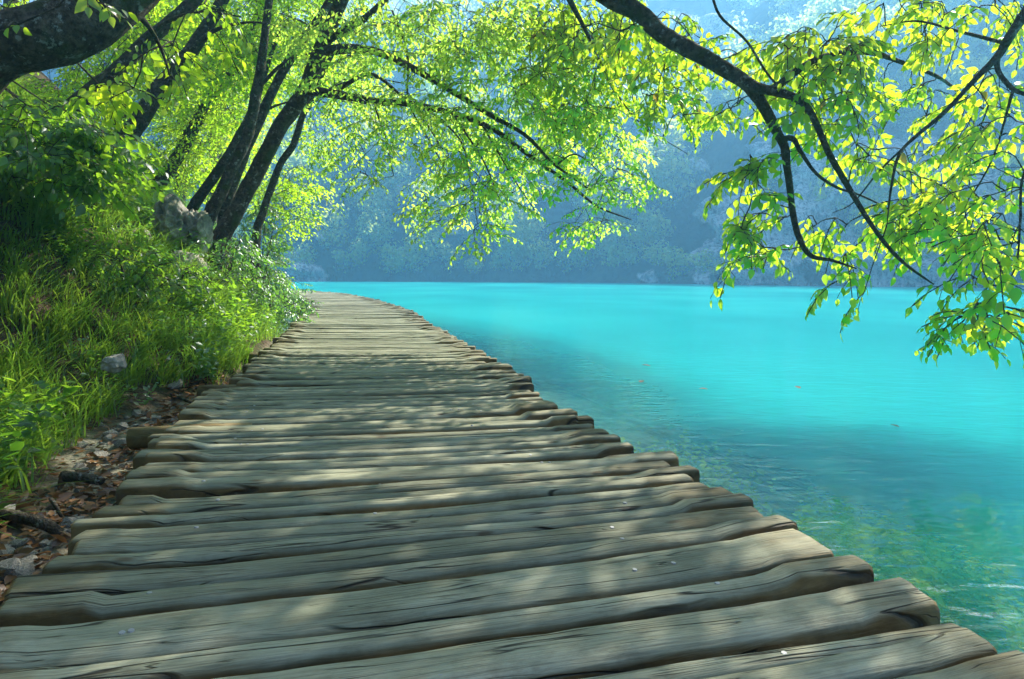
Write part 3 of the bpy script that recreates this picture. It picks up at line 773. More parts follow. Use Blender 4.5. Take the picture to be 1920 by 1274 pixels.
# ------------------------------------------------------------------ second overhanging tree: its branches come in from the right edge
rt = [('trunk', [(-4.0, -2.75, gz(-4.0, -2.75) - .15, .27), (-3.19, -2.17, 1.51, 0.246), (-1.30, -1.01, 3.83, 0.210), (0.87, 0.72, 4.85, 0.167), (2.75, 2.46, 4.85, 0.123), (3.70, 3.77, 3.98, 0.087), (*PK(1950, -20, 3.4), 0.058)]),
      ('branch', LK([(1950, -20, 3.4, .04), (1915, 35, 3.4, .036), (1884, 82, 3.4, .032), (1868, 108, 3.4, .028), (1827, 151, 3.42, .020), (1771, 210, 3.45, .017), (1716, 257, 3.5, .014), (1686, 292, 3.5, .012), (1672, 350, 3.5, .009), (1664, 420, 3.5, .004)])),
      ('branch', LK([(1868, 108, 3.4, .022), (1872, 136, 3.4, .019), (1900, 168, 3.35, .016), (1940, 190, 3.3, .012), (1960, 260, 3.25, .011), (1918, 330, 3.2, .009), (1912, 420, 3.15, .008), (1900, 510, 3.1, .006), (1840, 570, 3.05, .004)])),
      ('branch', LK([(1884, 82, 3.4, .016), (1800, 60, 3.6, .012), (1720, 40, 3.7, .008), (1650, 50, 3.75, .004)])),
      ('branch', LK([(1716, 257, 3.5, .009), (1650, 320, 3.6, .007), (1600, 380, 3.7, .005), (1560, 400, 3.7, .003)])),
      ('branch', LK([(1900, 168, 3.35, .010), (1860, 300, 3.5, .007), (1800, 390, 3.6, .005), (1720, 420, 3.65, .003)])),
      ('branch', [(0.87, 0.72, 4.85, 0.087), (2.03, 2.75, 5.57, 0.065), (2.75, 4.64, 5.43, 0.043), (3.77, 6.09, 5.28, 0.022)])]
rb = [(1770, 30, 80, 38, 3.75, .3, 10), (1880, 25, 45, 38, 3.7, .3, 6), (1690, 10, 60, 25, 3.95, .2, 5), (1850, 165, 60, 35, 3.6, .2, 6), (1790, 235, 60, 25, 3.75, .2, 5),
      (1875, 265, 55, 45, 3.5, .3, 7), (1740, 385, 65, 30, 3.75, .25, 11), (1800, 410, 65, 40, 3.65, .25, 12), (1690, 430, 50, 25, 3.75, .2, 4), (1650, 445, 35, 14, 3.8, .2, 2), (1860, 350, 55, 35, 3.4, .25, 7),
      (1880, 445, 50, 50, 3.2, .2, 11), (1835, 500, 45, 32, 3.15, .2, 5), (1875, 575, 50, 26, 3.1, .1, 9), (1805, 590, 40, 14, 3.1, .1, 5), (1625, 548, 8, 5, 3.5, .05, 1), (1700, 315, 40, 25, 3.65, .2, 2),
      ('w', 2.0, 3.4, 3.7, .9, .8, .4, 24), ('w', .8, 2.2, 3.9, 1.2, 1.0, .4, 26), ('w', 3.5, 3.9, 2.0, .4, .6, .9, 44)]  # last mass: unseen leaves added to be reflected in the near water
tree('overhanging_hornbeam', 'tree whose thin twigs of yellow-green leaves hang in from the right edge', 'tree', rt, BK(rb), M['leaf_gold'], .090, .36, 8, 300, seed=5, pitch=(-.8, .15), hang=.8, gap=.62, nside=4, twig_r=1.4)

# ------------------------------------------------------------------ main arching tree on the bank
A = [('trunk', [(*P(385, 520, 9.5), .21)] + L_([(400, 478, 9.5, .14), (440, 400, 9.4, .115), (482, 320, 9.3, .108), (530, 236, 9.2, .104), (574, 160, 9.0, .098), (602, 92, 8.9, .09), (630, 25, 8.8, .082), (665, -70, 8.7, .11), (720, -230, 8.5, .085), (800, -420, 8.2, .05)])),
     ('branch', L_([(600, 98, 8.9, .06), (640, 92, 8.6, .055), (700, 96, 8.3, .048), (760, 121, 8.0, .042), (830, 160, 7.8, .034), (900, 205, 7.6, .028), (985, 255, 7.4, .020), (1040, 310, 7.3, .014), (1100, 352, 7.2, .008)])),
     ('branch', L_([(572, 170, 9.0, .06), (630, 178, 8.8, .052), (700, 190, 8.5, .045), (765, 194, 8.3, .038), (860, 216, 8.0, .033), (930, 246, 7.8, .028), (990, 290, 7.6, .022), (1060, 340, 7.4, .016), (1120, 386, 7.3, .012), (1185, 412, 7.2, .005)])),
     ('branch', L_([(615, 75, 8.8, .05), (655, 50, 8.6, .045), (690, 30, 8.4, .04), (740, -20, 8.2, .03), (800, -90, 8.0, .02)])),
     ('branch', L_([(735, 20, 8.1, .010), (752, 60, 8.1, .012), (765, 110, 8.1, .012), (766, 190, 8.1, .011), (800, 255, 8.1, .008), (845, 335, 8.0, .004)])),
     ('branch', L_([(700, 190, 8.5, .012), (722, 260, 8.3, .010), (738, 330, 8.2, .005)])),
     ('branch', L_([(800, 202, 8.2, .014), (862, 262, 8.0, .011), (880, 330, 7.9, .008), (895, 420, 7.8, .004)])),
     ('branch', L_([(850, 215, 8.0, .014), (905, 300, 7.8, .010), (935, 370, 7.7, .004)])),
     ('branch', L_([(905, 235, 7.8, .013), (960, 330, 7.7, .009), (1003, 395, 7.6, .004)])),
     ('branch', L_([(640, 165, 8.9, .03), (690, 140, 8.7, .024), (730, 160, 8.5, .018), (790, 220, 8.2, .012), (830, 280, 8.0, .006)])),
     ('branch', L_([(1040, 312, 7.3, .010), (1080, 290, 7.4, .008), (1130, 330, 7.4, .005), (1160, 370, 7.4, .003)])),
     ('branch', [(*P(665, -70, 8.7), .08), (-1.2, 8.6, 5.2, .06), (-.2, 8.4, 5.6, .04), (1.0, 8.2, 5.4, .02)])]
Ab = [(700, 60, 110, 70, 8.3, 1.2, 60), (830, 70, 110, 80, 8.0, 1.2, 70), (950, 100, 100, 90, 7.7, 1.0, 55), (1050, 170, 90, 90, 7.4, .9, 46), (650, 170, 70, 50, 8.7, 1.0, 26), (740, 230, 80, 50, 8.3, .9, 32),
      (850, 260, 100, 70, 8.0, .9, 48), (970, 270, 80, 70, 7.6, .8, 34), (1095, 290, 85, 80, 7.4, .8, 38), (1160, 370, 45, 45, 7.2, .5, 15), (700, 330, 45, 55, 8.2, .6, 13), (820, 400, 45, 65, 8.0, .6, 17), (905, 430, 35, 55, 7.8, .5, 14),
      (960, 365, 45, 50, 7.7, .6, 14), (1115, 435, 50, 28, 7.3, .4, 8), (880, 350, 70, 45, 7.9, .6, 16), (640, 290, 40, 25, 8.4, .5, 5), (1000, 30, 90, 40, 7.7, .8, 26), (590, 60, 70, 60, 9.3, .8, 22),
      (860, 180, 22, 150, 7.0, .15, 16), (1130, 240, 60, 60, 7.4, .6, 14),
      ('w', -2.2, 9.0, 5.8, 2.0, 1.5, .9, 90), ('w', .6, 8.4, 5.3, 1.6, 1.3, .6, 50), ('w', -2.0, 10.5, 7.6, 2.2, 2.0, 1.2, 70)]
Ab2 = [b if b[0] == 'w' else (b[0], b[1] - (28 if b[1] > 200 else 12), b[2], b[3] * .92, *b[4:6], int(b[6] * 1.15) + 1) for b in Ab] + [('w', -1.2, 8.3, 5.0, 1.4, 1.2, .5, 90)]  # the extra leaf mass is added above view to shade the left bank
tree('arching_beech', 'tall leaning tree whose long branches of bright backlit leaves arch over the lake', 'tree', A, Ab2, M['leaf_mid'], .068, .40, 4, 300, seed=8, pitch=(-.75, .2), hang=.6, sides=12)

# ------------------------------------------------------------------ other trees on the bank
def bank_tree(name, label, px, blobs, seed, r0, lf=.078, group='trees on the left bank'):
    px = [(a_, b_, c_, d_ * .70) for (a_, b_, c_, d_) in px]
    blobs = [(*b[:4], b[4] + 1.5, b[5], int(b[6] * 2.0)) for b in blobs]
    limbs = [('trunk', L_(px))]
    q = px[len(px) // 2]; q2 = px[-2]
    limbs.append(('branch', L_([(q[0], q[1], q[2], q[3] * .4), (q[0] + 50, q[1] - 50, q[2] - .3, q[3] * .3), (q[0] + 120, q[1] - 70, q[2] - .6, q[3] * .15), (q[0] + 190, q[1] - 60, q[2] - .8, .008)])))
    limbs.append(('branch', L_([(q2[0], q2[1], q2[2], q2[3] * .5), (q2[0] - 40, q2[1] - 60, q2[2], q2[3] * .3), (q2[0] - 110, q2[1] - 90, q2[2] + .3, .008)])))
    return tree(name, label, 'tree', limbs, blobs, M['leaf_wood'], lf, .55, 4, 0, group, seed, (-.45, .25), .5, sides=10)
bank_tree('slim_beech', 'slim upright dark stem standing left of the big leaning arching tree',
          [(380, 440, 10.0, .15), (395, 400, 10, .13), (430, 330, 9.9, .115), (466, 252, 9.9, .105), (483, 168, 9.9, .10), (493, 105, 9.9, .085), (505, 0, 9.9, .07), (520, -150, 9.9, .04)],
          [(470, 60, 70, 60, 9.6, .9, 34), (420, 120, 60, 50, 10, 1.0, 26), (520, 130, 40, 50, 9.9, .6, 12), (500, -70, 90, 60, 9.8, .9, 40), (545, 60, 45, 50, 9.6, .7, 14)], 21, .12)
bank_tree('forked_beech', 'lichen-spotted stem crossing just behind the slim upright stem',
          [(420, 420, 10.4, .15), (440, 337, 10.4, .12), (468, 262, 10.3, .11), (502, 187, 10.3, .10), (547, 110, 10.2, .095), (606, 22, 10.1, .085), (660, -80, 10, .06), (720, -220, 10, .03)],
          [(560, 60, 60, 50, 10.5, .9, 22), (600, -40, 100, 50, 10.3, .9, 36), (620, 120, 50, 40, 10.6, .7, 14), (450, 180, 60, 60, 11, .9, 18)], 22, .12)
bank_tree('thin_beech', 'thin dark stem nearest the water, right of the big leaning tree',
          [(480, 450, 11, .10), (494, 400, 11, .09), (521, 317, 10.9, .08), (550, 272, 10.8, .075), (568, 217, 10.7, .07), (588, 172, 10.6, .06), (620, 110, 10.5, .045), (660, 40, 10.4, .02)],
          [(560, 340, 32, 40, 11, .6, 14), (545, 395, 30, 25, 11, .5, 12), (600, 250, 40, 40, 10.8, .6, 12), (640, 120, 50, 40, 10.6, .6, 14), (520, 360, 30, 40, 11.3, .5, 10)], 23, .09)
bank_tree('small_beech', 'short leaning stem behind the grey boulder',
          [(345, 420, 10.6, .13), (363, 387, 10.6, .11), (417, 310, 10.6, .10), (447, 258, 10.7, .09), (475, 200, 10.8, .07), (500, 130, 10.9, .05), (530, 40, 11, .03)],
          [(400, 230, 60, 50, 11.2, .9, 22), (350, 300, 60, 40, 11.4, .9, 20), (440, 330, 40, 40, 11.6, .7, 12)], 24, .1)
bank_tree('dark_beech', 'dark leaning trunk with a fork rising above the mossy bank',
          [(265, 395, 13, .22), (285, 362, 13, .18), (330, 300, 13, .165), (366, 235, 13, .16), (400, 172, 13, .15), (440, 120, 13, .13), (490, 20, 13, .10), (540, -110, 13, .05)],
          [(420, 60, 80, 60, 13, 1.4, 50), (340, 120, 70, 60, 13.4, 1.4, 44), (480, 120, 60, 60, 13.6, 1.4, 30), (330, 210, 60, 50, 13.8, 1.2, 30), (430, 250, 70, 50, 14, 1.2, 34), (380, 330, 60, 35, 14, 1, 26), (300, 300, 40, 40, 14, 1, 14), (470, -60, 100, 50, 13, 1.2, 40)], 25, .17)
bank_tree('stout_beech', 'stout dark trunk leaning right in front of glowing leaves at upper left',
          [(180, 340, 10, .22), (207, 298, 10, .19), (255, 236, 10, .175), (300, 165, 10.1, .17), (345, 112, 10.2, .15), (400, 30, 10.3, .12), (450, -60, 10.4, .08), (520, -190, 10.5, .04)],
          [(250, 60, 80, 60, 11.5, 1.3, 44), (180, 130, 60, 50, 12, 1.2, 30), (330, 40, 70, 50, 11, 1.1, 32), (250, 180, 50, 40, 12.4, 1.2, 22), (170, 210, 50, 40, 12, 1.2, 18), (300, -50, 120, 50, 11, 1.2, 44)], 26, .18)
bank_tree('mossy_beech', 'mossy trunk highest on the slope under the thick leaning trunk',
          [(120, 230, 8.6, .16), (165, 177, 8.6, .14), (215, 138, 8.6, .13), (262, 92, 8.7, .12), (350, 18, 8.8, .11), (400, -40, 8.9, .08), (470, -140, 9, .03)],
          [(230, 30, 70, 50, 9.5, .9, 26), (150, 150, 50, 40, 9.6, .8, 16), (110, 190, 60, 30, 9.6, .8, 14), (60, 20, 60, 30, 9, .8, 14), (200, -60, 120, 40, 9, .9, 30)], 27, .14)
# trees farther along and above, closing the wood
k = 0
for (x, y, h, n) in ((-8.6, 15, 8, 420), (-9.2, 19, 9, 420), (-11.5, 12, 9, 200), (-10.5, 24, 11, 260), (-13.5, 19, 10, 160), (-12.5, 29, 12, 220), (-7.6, 6.5, 8, 150), (-16, 14, 10, 140)):
    z = gz(x, y) - .2; lean = 1.2
    limbs = [('trunk', [(x, y, z, .2), (x + .25 * lean, y, z + h * .3, .15), (x + .6 * lean, y - .2, z + h * .6, .11), (x + 1.1 * lean, y - .3, z + h, .03)]),
             ('branch', [(x + .35 * lean, y, z + h * .4, .07), (x + 1.6, y - .6, z + h * .55, .04), (x + 2.8, y - 1, z + h * .5, .01)]),
             ('branch', [(x + .5 * lean, y, z + h * .5, .07), (x - 1.0, y - .9, z + h * .68, .04), (x - 2, y - 1.4, z + h * .7, .01)])]
    b = [('w', x + .9, y - .2, z + h * .62, 2.6, 2.4, h * .34, int(n * .7)), ('w', x + .4, y - .4, z + h * .28, 2.3, 2.0, h * .2, int(n * .3))]
    lab = ['tall tree deep in the wood beyond the dark forked trunk', 'tall tree by the bend of the boardwalk', 'tree high on the slope behind the stout trunk', 'tree past the bend at the water edge', 'tree at the back of the wood on the slope',
           'farthest tree of the bank beyond the boardwalk bend', 'tree above the grassy slope behind the leafy shrub', 'tree highest and deepest in the wood'][k]
    tree('woodland_tree', lab, 'tree', limbs, b, M['leaf_wood'], .10, .75, 3, 0, 'trees on the left bank', 40 + k, (-.4, .3), .5, sides=9, twig_r=1.3); k += 1

# ------------------------------------------------------------------ shrubs on the bank
def shrub(name, label, blobs, base, mat, leaf, slen, n_leaf, seed, kind=4, stems=6):
    r = np.random.default_rng(seed); limbs = []
    pts = blob_points(blobs, r)
    ctr = pts.mean(0)
    for q in range(stems):
        tip = pts[r.integers(len(pts))]; mid = np.array(base) * .5 + tip * .5 + np.array([0, 0, .12])
        limbs.append(('stem', [(*(np.array(base) + r.normal(0, .05, 3) * [1, 1, 0]), .013), (*mid, .010), (*tip, .005)]))
    return tree(name, label, 'shrub', limbs, blobs, mat, leaf, slen, kind, n_leaf, 'shrubs on the left bank', seed, (-.6, .3), .7, gap=.7)
b0 = (-6.2, 6.6, gz(-6.2, 6.6) - .05)
shrub('broadleaf_shrub', 'broad-leaved shrub hanging down the slope below the thick leaning trunk', [(60, 230, 90, 50, 6.2, .6, 40), (140, 270, 80, 45, 6.0, .5, 34), (60, 320, 80, 40, 6.3, .5, 22), (190, 330, 50, 35, 6.3, .4, 14), (20, 270, 60, 60, 5.8, .4, 18)], b0, M['leaf_shrub'], .10, .42, 300, 61, 8)
def on_bank(px, depth, up=0.0):
    """point on the bank seen in image column px at that forward distance"""
    x = (px - 960) / F_PX * depth * 1.0
    return np.array([x, depth, gz(x, depth) + up])
for k, (px_, d_, rad, n, lab, lf) in enumerate((
        (235, 6.6, .50, 34, 'low dark-leaved shrub in front of the grey boulder', .075), (330, 7.4, .50, 34, 'glossy low shrub right below the grey boulder', .07),
        (120, 7.6, .7, 40, 'leafy shrub in the shade at the top of the grassy slope', .08), (440, 9.5, .55, 46, 'dense shrub at the foot of the leaning trunks', .06),
        (500, 12, .8, 80, 'dense green shrub at the corner where the walk bends', .065), (480, 14.5, 1.0, 80, 'tall shrub behind the corner of the boardwalk', .07), (505, 17, 1.0, 80, 'shrub beyond the corner beside the water', .08),
        (395, 8.6, .5, 36, 'small shrub beside the roots of the big leaning tree', .06))):
    c = on_bank(px_, d_)
    shrub('bank_shrub', lab, [('w', c[0], c[1], c[2] + rad * .45, rad, rad, rad * .55, n)], tuple(c - [0, 0, .05]), M['leaf_shrub'] if k < 3 else M['leaf_herb'], lf, .34, 0, 70 + k)

for k, (px_, py_, rx_, ry_, d_, n_, lab) in enumerate(((495, 440, 28, 80, 11.6, 46, 'tall leafy shrub screening the thin stem at the corner'), (470, 520, 45, 50, 10.4, 44, 'dense shrub hugging the plank ends before the corner'), (508, 500, 16, 60, 13.5, 34, 'upright shrub at the very corner of the bank'), (435, 470, 40, 45, 9.2, 30, 'sprawling shrub under the lichen-spotted trunks'))):
    c = on_bank(px_ - 10, d_)
    shrub('bank_shrub', lab, [(px_, py_, rx_, ry_, d_, .6, n_)], tuple(c - [0, 0, .05]), M['leaf_herb'], .065, .32, 0, 90 + k)

# ------------------------------------------------------------------ ground cover: herbs and grass
def scatter(n, r, xr, yr, test):
    out = []
    while len(out) < n:
        x = r.uniform(*xr, 4000); y = r.uniform(*yr, 4000)
        z, s_ = ground_z(x, y); ok = test(x, y, s_, r)
        for a_, b_, c_, d_ in zip(x[ok], y[ok], z[ok], s_[ok]): out.append((a_, b_, c_, d_))
    return np.array(out[:n])
def herb_template(seed, lf):
    r = np.random.default_rng(seed); pos = []; R = []; sz = []
    nst = r.integers(3, 6)
    for q in range(nst):
        a_ = r.uniform(0, 6.28); lean = r.uniform(.1, .5); H = r.uniform(.16, .38)
        d = np.array([math.cos(a_) * lean, math.sin(a_) * lean, 1.0]); d /= np.linalg.norm(d)
        for t in np.arange(.15, 1.01, lf * .42 / H):
            p = d * H * t + np.array([d[0], d[1], 0]) * .08 * t * t; b_ = r.uniform(0, 6.28)
            y = np.array([math.cos(b_), math.sin(b_), r.uniform(-.2, .7)]); pos.append(p); R.append(frame(y[None], np.array([[0, 0, 1.0]]) + r.normal(0, .3, (1, 3)))[0]); sz.append(lf * r.uniform(.6, 1.25))
    return np.array(pos), np.array(R), np.array(sz)
def herbs(name, label, n, lf, mat, seed, test, xr, yr, kind=3):
    r = np.random.default_rng(seed); pl = scatter(n, r, xr, yr, test)
    tm = [herb_template(seed * 9 + q, lf) for q in range(6)]; ti = r.integers(0, 6, n); sc = r.uniform(.6, 1.35, n)
    RS = rot_zxy(r.uniform(0, 6.28, n), r.normal(0, .15, n), r.normal(0, .15, n)); PO = []; RO = []; SZ = []; TI = []
    st = np.clip(r.normal(.45, .16, n), .05, .9)
    for q in range(6):
        ix = np.where(ti == q)[0]; tp, tR, ts = tm[q]
        PO.append((pl[ix, None, :3] + np.einsum('nij,kj->nki', RS[ix], tp) * sc[ix][:, None, None]).reshape(-1, 3))
        RO.append(np.einsum('nij,kjl->nkil', RS[ix], tR).reshape(-1, 3, 3)); SZ.append((ts[None] * sc[ix][:, None]).ravel())
        TI.append(np.clip(np.repeat(st[ix], len(tp)) + r.normal(0, .1, len(ix) * len(tp)), 0, .92))
    PO = np.vstack(PO); print(name, len(PO))
    if name == 'added_waterweed': PO[:, 2] = np.minimum(PO[:, 2], WATER_Z - .06 - .05 * r.random(len(PO)))
    o = obj(name, frames_to_mesh(name, PO, np.vstack(RO), np.concatenate(SZ), np.concatenate(TI), mat, kind), kind='stuff'); o['label'] = label
herbs('undergrowth', 'dense small-leaved green plants covering the foot of the bank beside the walk', 1500, .055, M['leaf_herb'], 5,
      lambda x, y, s_, r: (s_ > .02) & (s_ < 2.6) & (r.random(len(x)) < np.interp(y, [4.6, 6, 7], [.0, .6, 1])) & (s_ < np.interp(y, [5, 8, 14], [.9, 1.6, 2.6])), (-12, -2), (4.6, 26))
herbs('weeds', 'scattered broad-leaved weeds among the grass of the slope', 2400, .060, M['leaf_shrub'], 6,
      lambda x, y, s_, r: (s_ > .12) & (s_ < 6) & (fbm(np.stack([x, y, 0 * x], 1) * .9, 2) > -.1), (-11, -1.5), (1.2, 12), 4)

def weed_ok(x, y, s_, r):
    ctr = np.interp(y, CLs[:, 1], CLs[:, 0]) + 1.15
    return (x > ctr + .05) & (x < ctr + 2.0) & (s_ < 0) & (fbm(np.stack([x * 1.3, y * 1.3, 0 * x], 1) + 5, 3) > .02)
herbs('added_waterweed', 'lime-green water plants added beside the boardwalk for a yellow-green like leaf reflections', 900, .05, M['leaf_weed'], 14, weed_ok, (0, 3.6), (1.1, 5.2), 3)  # plants added to give the shallows a yellow-green like reflected leaves
def grass(name, label, n_tufts, seed, test, xr, yr, Lr=(.22, .50), nb=32):
    r = np.random.default_rng(seed); pl = scatter(n_tufts, r, xr, yr, test)
    n = n_tufts * nb
    base = np.repeat(pl[:, :3], nb, axis=0) + np.column_stack([r.normal(0, .055, (n, 2)), np.full(n, -.02)])
    az = r.uniform(0, 6.28, n); Lb = np.repeat(r.uniform(*Lr, n_tufts), nb) * r.uniform(.5, 1.15, n)
    # blades arch over and downhill (towards the walk)
    d = np.stack([np.cos(az), np.sin(az)], 1) * r.uniform(.15, .8, (n, 1)) + np.array([.45, -.10])
    arch = r.uniform(.35, 1.0, n)
    ts = np.array([0, .3, .6, .85, 1.0]); w = np.array([1, .95, .75, .4, .02]) * .0042
    C_ = base[:, None, :] + np.concatenate([d[:, None, :] * (Lb[:, None] * ts * (.35 + .75 * ts))[:, :, None], (Lb[:, None] * (ts - arch[:, None] * .62 * ts ** 2.2))[:, :, None]], -1)
    side = np.stack([-d[:, 1], d[:, 0], 0 * az], 1); side /= np.linalg.norm(side, axis=1)[:, None]
    wl = r.uniform(.7, 1.5, (n, 1, 1))
    Lv = C_ - side[:, None, :] * w[None, :, None] * wl; Rv = C_ + side[:, None, :] * w[None, :, None] * wl
    V = np.stack([Lv, Rv], 2).reshape(n, 10, 3)
    q = np.array([(0, 1, 3, 2), (2, 3, 5, 4), (4, 5, 7, 6), (6, 7, 9, 8)])
    Q = (q[None] + (np.arange(n) * 10)[:, None, None]).reshape(-1, 4)
    tint = np.clip(np.repeat(r.normal(.5, .2, n_tufts), nb) + r.normal(0, .1, n), 0, .92)
    o = obj(name, mk_mesh(name, V.reshape(-1, 3), None, Q, M['grass'], True, {'tint': np.repeat(tint, 10)}), kind='stuff'); o['label'] = label
grass('slope_grass', 'long arching green grass covering the left slope', 3000, 9,
      lambda x, y, s_, r: (s_ > np.where(y < 5.8, .16, .05)) & (s_ < 7.5) & (r.random(len(x)) < np.interp(y, [1, 6, 9, 14], [1, 1, .4, .1])) & (x > -12), (-10.5, -1.4), (.9, 12))

# ------------------------------------------------------------------ rocks on the bank
def boulder(name, label, c, size, seed, sub=5):
    bm = bmesh.new(); bmesh.ops.create_icosphere(bm, subdivisions=sub, radius=1)
    co = np.array([v.co[:] for v in bm.verts]); d = co.copy()
    r_ = 1 + .30 * fbm(d * 1.1 + seed, 3) - .42 * np.abs(fbm(d * 2.0 + seed * 2, 4)) - .12 * np.abs(fbm(d * 6 + seed, 3))
    co = d * r_[:, None] * np.array(size)
    # blocky facets
    for q in range(9):
        r2 = np.random.default_rng(seed * 7 + q); nn_ = r2.normal(size=3); nn_ /= np.linalg.norm(nn_); h = (np.abs(nn_) * np.array(size)).sum() * r2.uniform(.45, .62)
        over = np.maximum(co @ nn_ - h, 0); co -= np.outer(over * .85, nn_)
    co += (fbm(co * 11 + seed, 3) * .018)[:, None] * d
    for v, p in zip(bm.verts, co): v.co = p
    me = bpy.data.meshes.new(name); bm.to_mesh(me); bm.free(); me.materials.append(M['rock'])
    for p in me.polygons: p.use_smooth = True
    o = obj(name, me, loc=c, label=label, category='boulder', group='boulders on the left bank'); o.rotation_euler = (0, 0, seed)
    return o
for k, (px_, py_, d_, sz, lab) in enumerate((
        (322, 418, 8.9, (.31, .28, .38), 'big pale cracked limestone boulder left of the leaning trunks'), (368, 436, 9.0, (.22, .22, .30), 'mossy boulder wedged between the pale boulder and the leaning trunk'),
        (172, 345, 8.0, (.26, .25, .26), 'small grey rock poking out of the shrubs at upper left'), (258, 445, 8.3, (.24, .2, .16), 'dark mossy rock on the slope left of the pale boulder'),
        (208, 680, 4.6, (.09, .08, .06), 'whitish rock half hidden in the grass beside the gutter'), (345, 500, 8.4, (.26, .22, .2), 'low rock under the pale boulder among plants'),
        (130, 300, 7.6, (.45, .3, .5), 'shaded grey rock face behind the hanging shrub'))):
    boulder('boulder', lab, tuple(P(px_, py_, d_)), sz, k + 2, 5 if k != 4 else 4)

# loose stones in the gutter between walk and slope
def stone_mesh(seed):
    r = np.random.default_rng(seed); bm = bmesh.new()
    for q in range(16):
        v = r.normal(size=3); v /= np.linalg.norm(v); v *= np.array([1, .72, .5]) * r.uniform(.75, 1.05); bm.verts.new(v)
    h = bmesh.ops.convex_hull(bm, input=bm.verts[:]); bmesh.ops.delete(bm, geom=[g_ for g_ in h['geom_interior'] if isinstance(g_, bmesh.types.BMVert)], context='VERTS')
    bmesh.ops.recalc_face_normals(bm, faces=bm.faces[:])
    me = bpy.data.meshes.new('stone'); bm.to_mesh(me); bm.free(); me.materials.append(M['stone']); return me
stones = [stone_mesh(q) for q in range(9)]
def add_stone(x, y, sz, lab, r):
    z = gz(x, y)
    o = obj('stone', stones[r.integers(9)], loc=(x, y, z + sz * .18), label=lab, category='stone', group='loose stones in the gutter'); o.scale = (sz, sz, sz)
    o.rotation_euler = (r.normal(0, .3), r.normal(0, .3), r.uniform(0, 6.28))
def at_ground(px, py, z=-.15):
    u = (px - 960) / F_PX; v = (637 - py) / F_PX
    d = np.array([u, math.cos(PITCH) + v * math.sin(PITCH), -math.sin(PITCH) + v * math.cos(PITCH)]); t = (z - CAM_Z) / d[2]
    return d[0] * t, d[1] * t
r = np.random.default_rng(77)
for (px_, py_, sz, lab) in ((20, 1085, .085, 'large pale stone at the photo\'s left edge beside the nearest planks'), (12, 1000, .06, 'squarish grey stone at the left edge above the root'), (52, 1040, .045, 'pale stone beside the big edge stone'),
                            (235, 830, .10, 'flat pale stone slab touching the plank ends'), (190, 852, .07, 'grey stone left of the flat slab'), (205, 815, .08, 'rounded stone above the flat slab'),
                            (330, 745, .09, 'pale stone lying left of the dark beam end'), (95, 965, .04, 'small pale stone under the grass by the root'), (375, 722, .08, 'stone near the last bare patch of gutter')):
    add_stone(*at_ground(px_, py_), sz, lab, r)
for q in range(130):
    y = r.uniform(1.4, 5.6); ii = np.argmin(abs(CLs[:, 1] - y)); t = r.uniform(.04, np.interp(y, [1.4, 2.8, 3.6, 4.8, 5.6], [.26, .22, .32, .55, .2]))
    p = CLs[ii] + left_n[ii] * (1.23 + t)
    add_stone(p[0], p[1], abs(r.normal(.022, .016)) + .012, 'small pale limestone chip among dead leaves between planks and grass', r)
# dead leaves
n = 2300
yy = r.uniform(.9, 6.4, n); ii = np.argmin(np.abs(CLs[:, 1][None] - yy[:, None]), 1); pp = CLs[ii] + left_n[ii] * (1.2 + np.abs(r.normal(.16, .18, n)))[:, None]
zz = ground_z(pp[:, 0], pp[:, 1])[0]
o = obj('dead_leaves', frames_to_mesh('dead_leaves', np.column_stack([pp, zz + r.uniform(.004, .03, n)]), frame(np.column_stack([r.normal(size=(n, 2)), r.normal(0, .25, n)]), np.array([0, 0, 1.0]) + r.normal(0, .35, (n, 3))), r.uniform(.03, .07, n), r.uniform(0, .9, n), M['litter'], 4), kind='stuff')
o['label'] = 'brown dead leaves littering the gutter beside the planks'
# sticks and roots
def stick(name, label, pts, rad):
    a = spline(np.array(pts, float), 14); mb = MB(); tube(mb, a - a[0], np.linspace(rad, rad * .55, 14), 8, .16, 3.0)
    obj(name, mb.mesh(name, M['bark']), loc=tuple(a[0]), label=label, category='branch' if name == 'fallen_branch' else 'root')
def G3(px, py, z): return (*at_ground(px, py, z), z)
stick('tree_root', 'dark root crossing the gutter towards the plank ends', [G3(-40, 955, -.05), G3(30, 968, -.07), G3(80, 982, -.08), G3(115, 1000, -.12)], .028)
stick('fallen_branch', 'short broken log lying beside the plank ends below the grass', [G3(120, 893, -.09), G3(160, 896, -.08), G3(190, 902, -.08)], .030)
stick('fallen_branch', 'thin forked stick leaning near the dark root', [G3(95, 935, -.06), G3(108, 955, -.09), G3(118, 975, -.13)], .010)
stick('fallen_branch', 'grey stick lying on dead leaves near the dark beam end', [G3(280, 735, -.12), G3(325, 742, -.11), G3(362, 757, -.11)], .018)

# ------------------------------------------------------------------ small things on the water
for (px_, py_, a_, lab) in ((1686, 803, .6, 'single dark leaf floating on the bright water at the right'), (1201, 719, -.4, 'small floating leaf nearest the boardwalk'), (1328, 732, 1.5, 'thin floating leaf straw mid lake'), (1500, 730, .2, 'tiny floating speck of leaf in mid lake'), (1220, 688, 1.2, 'farthest floating leaf straw')):
    x, y = at_ground(px_, py_, WATER_Z)
    me = frames_to_mesh('floating_leaf', np.zeros((1, 3)), np.eye(3)[None], np.ones(1), np.array([.1]), M['litter'], 8)
    o = obj('floating_leaf', me, loc=(x, y, WATER_Z + .008), label=lab, category='leaf', group='leaves floating on the lake'); o.scale = (.05 * y / 3.5,) * 3 if y < 8 else (.14,) * 3; o.rotation_euler = (.15, 0, a_)

